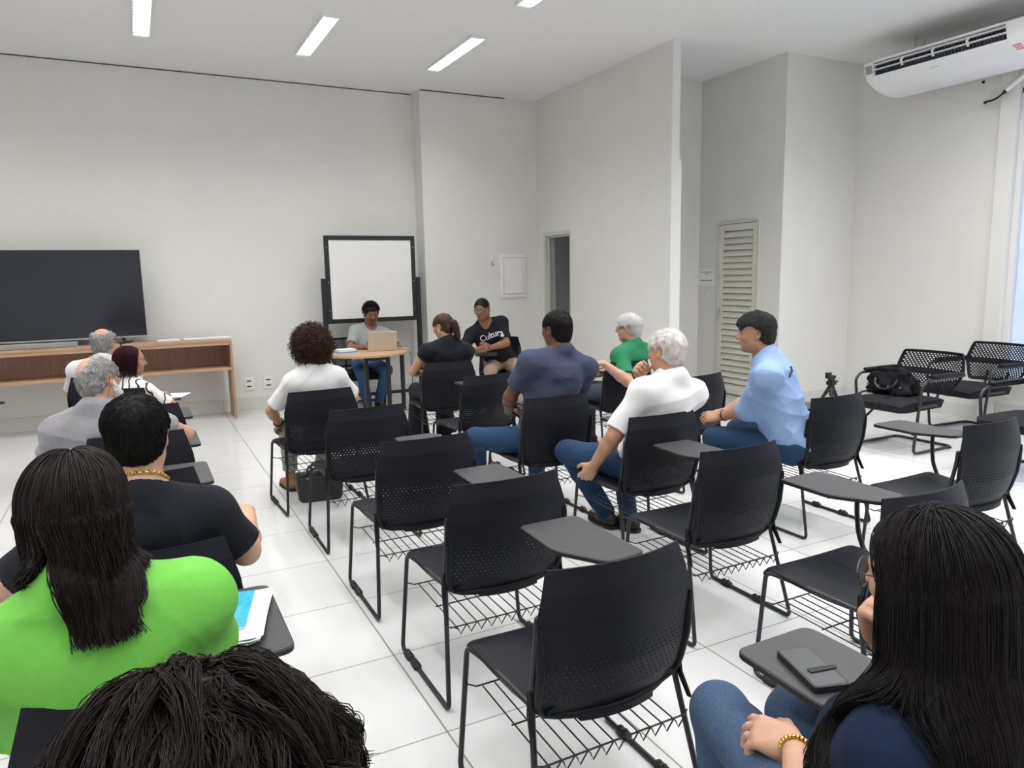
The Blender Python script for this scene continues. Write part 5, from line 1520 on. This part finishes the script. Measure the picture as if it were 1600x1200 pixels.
def woman_ponytail():
    p = Person('person', 'person in a sleeveless black top with a brown ponytail', (2.45, 6.15, .53), -4, (2.445, 6.12, 1.262), 30, 16, 0, syaw=-4, fem=True, girth=1.1, skin_c=TAN, h=.006, group=GRP, shl=.02)
    p.set_arm(-1, (2.36, 6.42, .70), (-1, -.35, -.5), (.5, 1, -.1), (0, 0, -1), .3); p.set_arm(1, (2.54, 6.42, .70), (1, -.35, -.5), (-.5, 1, -.1), (0, 0, -1), .3)
    p.set_leg(-1, (-.13, .43, .515), (-.14, .36, .09)); p.set_leg(1, (.13, .43, .515), (.14, .36, .09))
    p.build_body().face()
    p.shirt(BLACK_T, .28, .014, name='top', fold=.004, seed=61, neck=.010, flare=.016)
    p.trousers(BLACK_T, flare=.05); p.shoes(M['rub'])
    p.hair_cap(BROWNH, .008, front=(.05, .064), low=-.062, amp=.0015, freq=100, seed=17)
    q = [p.T(0, -.105, .015), p.T(.005, -.128, .0), p.T(.015, -.128, -.05), p.T(.025, -.115, -.11), p.T(.032, -.105, -.17)]
    sd = SDF(); sd.chain(q, [.020, .026, .030, .025, .010], .02); w = wob(5, 150, .002, np.diag([1, 1, .15])); sd.disp = lambda P: w(P); sd.dmax = .004
    o = np_mesh('ponytail', *sd.mesh(.005), BROWNH, p.root)
    rg = np.random.default_rng(4); N_ = 240; t = np.linspace(0, 1, 14); base = np.stack([np.interp(t, np.linspace(0, 1, 5), [a[i] for a in q]) for i in range(3)], 1)
    of = rg.normal(0, .012, (N_, 1, 3)); X = base[None] + of * np.interp(t, [0, .3, .8, 1], [.6, 1.3, 1.2, .9])[None, :, None]
    p.strands(X, .0012, BROWNH, 'ponytail_locks', parent=o)
    MB().tube([p.T(.0 + .022 * math.cos(a), -.112, .012 + .022 * math.sin(a)) for a in np.linspace(0, 2 * math.pi, 17)[:-1]], .006, 6, closed=True).build('hair_tie', M['rub'], p.root, smooth=60)
    for x in (-1, 1): MB().ball(p.T(x * .086, -.002, -.038), .005, 10, 6).build('earring', M['paper'], p.root, smooth=60, label='pearl earring')
    return p
def man_cultura():
    p = Person('person', 'person with glasses in a black T-shirt lettered in white, hands clasped', (3.90, 7.83, .53), 158, (3.585, 7.72, 1.335), 134, 14, 6, syaw=160, girth=1.12, skin_c=BROWN, h=.0055, group=GRP, headscale=1.06)
    p.set_arm(1, (3.44, 7.50, .765), (1, -.2, -.6), (-.55, .8, .2), (-.8, -.3, -.3), .55); p.set_arm(-1, (3.56, 7.44, .78), (-1, -.2, -.6), (.55, .8, .25), (.8, -.4, -.2), .55)
    sit(p, .17); p.build_body().face()
    p.shirt(BLACK_T, .80, .014, fold=.004, seed=71, flare=.014, hem=.05); p.trousers(cloth((.36, .27, .20), .05)); p.shoes(M['rub'])
    p.hair_cap(BLACKH, .0035, front=(.04, .074), low=-.052, amp=.0008, freq=200, seed=18, h=.0042)
    p.glasses(r=.026, tk=.0026)
    text_on(p, 'Cultura', .098, p.P + (p.N - p.P) * .79 - p.r * .022, p.fwd, p.r, p.up)
    return p
def text_on(p, body, size, ctr, d, r, u):
    cu = bpy.data.curves.new('lettering', 'FONT'); cu.body = body; cu.size = size; cu.align_x = 'CENTER'; cu.align_y = 'CENTER'; cu.shear = .12; cu.space_character = .95; cu.offset = .0004
    cu.resolution_u = 3
    tmp = bpy.data.objects.new('tmp_text', cu); COL.objects.link(tmp)
    me = bpy.data.meshes.new_from_object(tmp.evaluated_get(bpy.context.evaluated_depsgraph_get()))
    bpy.data.objects.remove(tmp)
    import bmesh
    bm = bmesh.new(); bm.from_mesh(me); bmesh.ops.triangulate(bm, faces=bm.faces[:]); bmesh.ops.subdivide_edges(bm, edges=[e for e in bm.edges if e.calc_length() > .012], cuts=2); bmesh.ops.triangulate(bm, faces=bm.faces[:])
    for v in bm.verts:
        q = project(p.sh, ctr - r * v.co.x + u * v.co.y, d, .0015) if False else project(p.sh, ctr + (-r) * v.co.x + u * v.co.y, d, .0015)
        v.co = Vector(q)
    bm.to_mesh(me); bm.free(); me.name = 'lettering'; me.materials.clear(); me.materials.append(mat('white_shirt_print', (.85, .85, .85), .7))
    o = bpy.data.objects.new('lettering', me); COL.objects.link(o); o.parent = p.shirt_o; o['label'] = 'white handwritten-style lettering'
    return o
def man_navy():
    p = Person('person', 'person in a faded navy T-shirt with short black hair, jeans turned to the left', (2.31, 4.05, .535), 8, (2.40, 4.0, 1.365), 12, 2, 0, syaw=0, girth=1.15, skin_c=DEEP, h=.0055, group=GRP, shl=.02, neck_back=-.005)
    p.set_arm(-1, (2.20, 4.33, .68), (-1, -.25, -.5), (.8, .7, -.1), (0, 0, -1), .3); p.set_arm(1, (2.46, 4.33, .68), (1, -.25, -.6), (-.8, .7, -.1), (0, 0, -1), .3)
    p.set_leg(-1, (1.96, 4.36, .515), (2.10, 4.60, .09), world=True); p.set_leg(1, (2.50, 4.50, .515), (2.50, 4.48, .09), world=True)
    p.build_body().face()
    p.shirt(cloth((.050, .060, .100), .10, nscale=14), .70, .016, fold=.0052, seed=81, neck=.022, flare=.018); p.trousers(DENIM); p.shoes(M['rub'])
    p.hair_cap(BLACKH, .007, front=(.05, .062), low=-.060, amp=.0012, freq=200, seed=19, h=.0045)
    p.locks(BLACKH, 2600, .09, .0010, 19, messy=.8)
    return p
def man_green_polo():
    p = Person('person', 'person in a green polo shirt with white hair and glasses, arm over the chair back', (3.84, 5.26, .53), 28, (3.845, 5.19, 1.236), 45, 4, 0, syaw=22, girth=1.2, skin_c=FAIR, h=.0055, group=GRP)
    p.set_arm(-1, (3.44, 5.00, .855), (.1, -1, -1), (-.8, .5, .05), (0, 0, -1), .5); p.set_arm(1, (3.78, 5.62, .66), (1, -.2, -.5), (-.6, .8, 0), (0, 0, -1), .3)
    sit(p); p.build_body().face((.5, .5, .5))
    p.shirt(cloth((.022, .17, .082), .05), .80, .015, name='polo_shirt', seed=91, neck=.013, collar='polo', flare=.016); p.trousers(cloth((.04, .05, .07))); p.shoes(M['rub'])
    p.hair_cap(WHITEH, .013, front=(.04, .064), low=-.062, amp=.003, freq=70, seed=20, stretch=(1, 1, .5))
    p.locks(WHITEH, 1800, .38, .0014, 20, stand=.008, messy=.35)
    p.glasses()
    return p
def man_white_polo():
    p = Person('person', 'person in a white polo shirt with white hair, left arm hanging down', (2.52, 3.22, .53), 18, (2.60, 3.15, 1.283), 14, 4, 4, syaw=2, girth=1.15, skin_c=TAN, h=.0055, group=GRP, shl=-.008)
    p.set_arm(-1, (2.235, 3.34, .525), (-1, -.6, .0), (-.1, .55, -.85), (.8, .5, .3), .75, .5); p.set_arm(1, (2.58, 3.36, 1.0), (.9, .3, -.8), (-.65, -.15, .75), (-.3, -1, -.1), 1.15, .9)
    p.set_leg(-1, (2.29, 3.72, .52), (2.56, 3.68, .10), (.3, 1, 0), world=True); p.set_leg(1, (2.64, 3.66, .52), (2.64, 3.56, .09), (.1, 1, 0), world=True)
    p.build_body().face((.5, .5, .5))
    p.shirt(WHITE_T, .88, .016, name='polo_shirt', fold=.006, seed=101, neck=.013, collar='polo', flare=.018); p.trousers(DENIM, fold=.005); p.shoes(M['leath'])
    p.hair_cap(hairmat((.55, .42, .38), (.80, .79, .78), .6, (22, 22, 22)), .011, front=(.05, .060), low=-.070, amp=.002, freq=80, seed=22)
    p.locks(WHITEH, 1900, .24, .0010, 22, stand=.003)
    return p
def man_blue():
    p = Person('person', 'person in a light blue shirt with dark greying hair, leaning forward with hands together', (3.575, 3.12, .53), 52, (3.36, 3.25, 1.340), 48, 6, 0, syaw=40, girth=1.22, skin_c=OLIVE, h=.0055, group=GRP, shl=.01, neck_back=.02)
    p.set_arm(-1, (3.33, 3.49, .665), (-.7, -.8, -.5), (.3, .9, -.1), (.7, -.2, -.7), .5); p.set_arm(1, (3.44, 3.56, .675), (.8, -.5, -.5), (-.5, .9, -.1), (-.6, -.2, -.7), .55)
    p.set_leg(-1, (3.30, 3.52, .52), (3.25, 3.52, .09), world=True); p.set_leg(1, (3.60, 3.62, .52), (3.55, 3.64, .09), world=True)
    p.build_body().face()
    p.shirt(cloth((.235, .345, .57), .05, nscale=90), 1.12, .018, name='shirt', fold=.006, seed=111, neck=.012, collar='polo', flare=.016, hem=-.06); p.trousers(DENIM); p.shoes(M['rub'])
    p.hair_cap(SALT, .014, front=(.05, .060), low=-.060, amp=.003, freq=70, seed=23, cutters=(((-.082, .05, .008), (.036, .052, .046)), ((.082, .05, .008), (.036, .052, .046))))
    p.locks(SALT, 2400, .34, .0013, 23, stand=.006, messy=.3)
    a = project(p.sh, p.P + (p.N - p.P) * .80 - p.r * .115, -p.fwd, .003); b = project(p.sh, p.P + (p.N - p.P) * .87 - p.r * .055, -p.fwd, .003)
    MB().tube([a, project(p.sh, p.P + (p.N - p.P) * .835 - p.r * .085, -p.fwd, .003), b], .0075, 6).build('shirt_loop', M['rub'], p.shirt_o, smooth=60, label='dark strip on the shoulder')
    W = p.arm[-1][2]; d = unit(W - p.arm[-1][1]); c = W - d * .03; x = unit(np.cross(d, V3(0, 0, 1))); y = np.cross(d, x)
    MB().tube([c + (x * math.cos(q) + y * math.sin(q)) * .032 for q in np.linspace(0, 2 * math.pi, 21)[:-1]], .006, 6, closed=True).build('wristwatch', M['leath'], p.root, smooth=60)
    return p
def woman_glasses():
    p = Person('person', 'person with very long black hair and glasses in a dark blue top and jeans', (1.14, .69, .53), 0, (1.115, .69, 1.215), 6, 10, 0, syaw=4, fem=True, girth=1.05, skin_c=FAIR, h=.005, group=GRP, shl=-.01, shdrop=.02)
    p.set_arm(-1, (1.135, .955, .63), (-.8, -.3, -.8), (-.25, 1, -.15), (.5, .2, -.8), .45); p.set_arm(1, (1.235, .855, .89), (.8, .2, -1), (-.35, -.10, 1), (-.2, -1, .1), 1.2, .9)
    p.set_leg(-1, (1.235, 1.275, .49), (1.22, 1.20, .09), world=True); p.set_leg(1, (1.38, 1.16, .50), (1.40, 1.14, .09), world=True)
    p.build_body().face()
    p.shirt(cloth((.0045, .0105, .030), .08), .62, .014, name='top', fold=.004, seed=121, neck=.02, flare=.008); p.trousers(DENIM3, fold=.003); p.shoes(M['rub'])
    long_hair(p, BLACKH, 8000, .50, p.sh, seed=33, az=(80, 280), lift=(1.10, 1.42), narrow=1.32, r0=.0012, wave=.004, sway=(0, -.03), flat=.0)
    p.glasses(mat('thin_dark_metal', (.10, .10, .11), .3, metal=.9), .030)
    W = p.arm[-1][2]; d = unit(W - p.arm[-1][1]); c = W - d * .015; x = unit(np.cross(d, V3(0, 0, 1))); y = np.cross(d, x)
    mb = MB()
    for q in np.linspace(0, 2 * math.pi, 23)[:-1]: mb.ball(c + (x * math.cos(q) + y * math.sin(q)) * .0285, (.0055, .0055, .0055), 8, 5)
    mb.build('bracelet', M['gold'], p.root, smooth=60, label='gold link bracelet')
    return p
def wavy_foreground():
    p = Person('person', 'person with loose wavy dark hair parted in the middle, nearest the camera', (.01, .60, .53), 0, (.012, .62, 1.272), 0, 10, 0, girth=1.05, skin_c=TAN, h=.0055, group=GRP)
    lap(p); sit(p); p.build_body().face()
    p.shirt(cloth((.03, .03, .035)), .8, .014, seed=131); p.trousers(DENIM); p.shoes(M['rub'])
    Pt, D, rg = p.scalp(360, lambda x, y, z: (z > -.55) & (y < .5 * z + .35), 44)
    G = len(D); n = 34; t = np.linspace(0, 1, n); K = 52
    part = .10
    sgn = np.where(D[:, :1] > part, 1.0, -1.0)
    ab = np.abs(D[:, :1]); out = np.concatenate([sgn * (.05 + .95 * ab), np.minimum(D[:, 1:2], 0) * .7 - .55 * (1 - ab), np.full((G, 1), -.45) + rg.normal(0, .15, (G, 1))], 1); out /= np.linalg.norm(out, axis=1)[:, None]
    A = slerp_path(D, out, n)
    rise = (.010 + .036 * np.sin(np.pi * np.clip(t, 0, 1) * .75))[None] * rg.uniform(.35, 1.2, (G, 1)) * (1 - .7 * np.clip(D[:, 1:2] * 1.6, 0, 1))
    X = HEADC + A * (HEADR[None, None] + rise[..., None])
    ph = rg.uniform(0, 6.28, (G, 1)); ph2 = rg.uniform(0, 6.28, (G, 1)); fq = rg.uniform(7, 17, (G, 1)); am = (.017 * t ** .7)[None] * rg.uniform(.5, 1.5, (G, 1))
    side = np.cross(A, np.array([0, 0, 1.0])); side /= np.linalg.norm(side, axis=-1, keepdims=True) + 1e-6
    X = X + side * (am * np.sin(ph + fq * t[None]))[..., None] + A * (am * .7 * np.cos(ph2 + fq * t[None]))[..., None]
    q = rg.normal(0, 1, (G, K, 1, 3)); q /= np.linalg.norm(q, axis=-1, keepdims=True); q *= rg.uniform(.2, 1, (G, K, 1, 1)) ** .5
    wid = (.0105 - .005 * t)[None, None, :, None] * rg.uniform(.6, 1.3, (G, 1, 1, 1))
    fr = rg.normal(0, 1, (G, K, 1, 3)) * (.010 * t ** 3)[None, None, :, None] * (rg.uniform(0, 1, (G, K, 1, 1)) > .85)
    Y = (X[:, None] + q * wid + fr + .0015 * np.sin(40 * t[None, None, :, None] + 6.28 * rg.uniform(0, 1, (G, K, 1, 3)))).reshape(G * K, n, 3)
    # loose curls standing off both sides
    Pl, Dl, r2 = p.scalp(30, lambda x, y, z: (x > .50) & (z > -.45) & (z < .55) & (y < .25), 45)
    g_ = len(Dl); tt = t[None, :, None]; ax = Dl * .6 + np.array([.1, -.3, -.8]) + r2.normal(0, .2, (g_, 3)); ax /= np.linalg.norm(ax, axis=1)[:, None]
    u = np.cross(ax, [.2, .9, .3]); u /= np.linalg.norm(u, axis=1)[:, None]; w = np.cross(ax, u); an = r2.uniform(0, 6.28, (g_, 1, 1)) + tt * r2.uniform(6, 11, (g_, 1, 1))
    Lx = Pl[:, None] * 1.10 + Dl[:, None] * .016 + ax[:, None] * tt * r2.uniform(.03, .065, (g_, 1, 1)) + r2.uniform(.006, .012, (g_, 1, 1)) * tt ** .5 * (np.cos(an) * u[:, None] + np.sin(an) * w[:, None])
    Lk = (Lx[:, None] + r2.normal(0, .0014, (g_, 26, 1, 3)) * (1 + 1.2 * t)[None, None, :, None]).reshape(g_ * 26, n, 3)
    Y = np.concatenate([Y, Lk])
    Y = p.hw(Y)
    V, Q = strands_np(Y, np.linspace(1, .4, n)[None] * rg.uniform(.6, 1.3, (len(Y), 1)) * .00075, 3)
    sd = SDF(); sd.ell(p.T(0, -.014, .030), np.array([.0755, .095, .086]) * p.hs * 1.15, p.H); sd.ell(p.T(0, -.03, -.03), np.array([.095, .095, .08]) * p.hs, p.H, .04)
    sd.ell(p.T(0, .112, -.03), np.array([.066, .062, .085]) * p.hs, p.H, .02, 's')
    a = wob(8, 55, .006); b_ = wob(9, 120, .003); sd.disp = lambda P: a(P) + b_(P); sd.dmax = .02
    v, q2 = sd.mesh(.006)
    np_mesh('hair', np.concatenate([v, V]), np.concatenate([q2, Q + len(v)]), DARKBR, p.root)
    return p

import time as _t
PEOPLE = [woman_green, man_chain, man_grey, woman_striped, man_bald, woman_curly, man_laptop, woman_ponytail, man_cultura, man_navy, man_green_polo, man_white_polo, man_blue, woman_glasses, wavy_foreground]
for fn in PEOPLE:
    _a = _t.time(); fn(); print(fn.__name__, round(_t.time() - _a, 1))
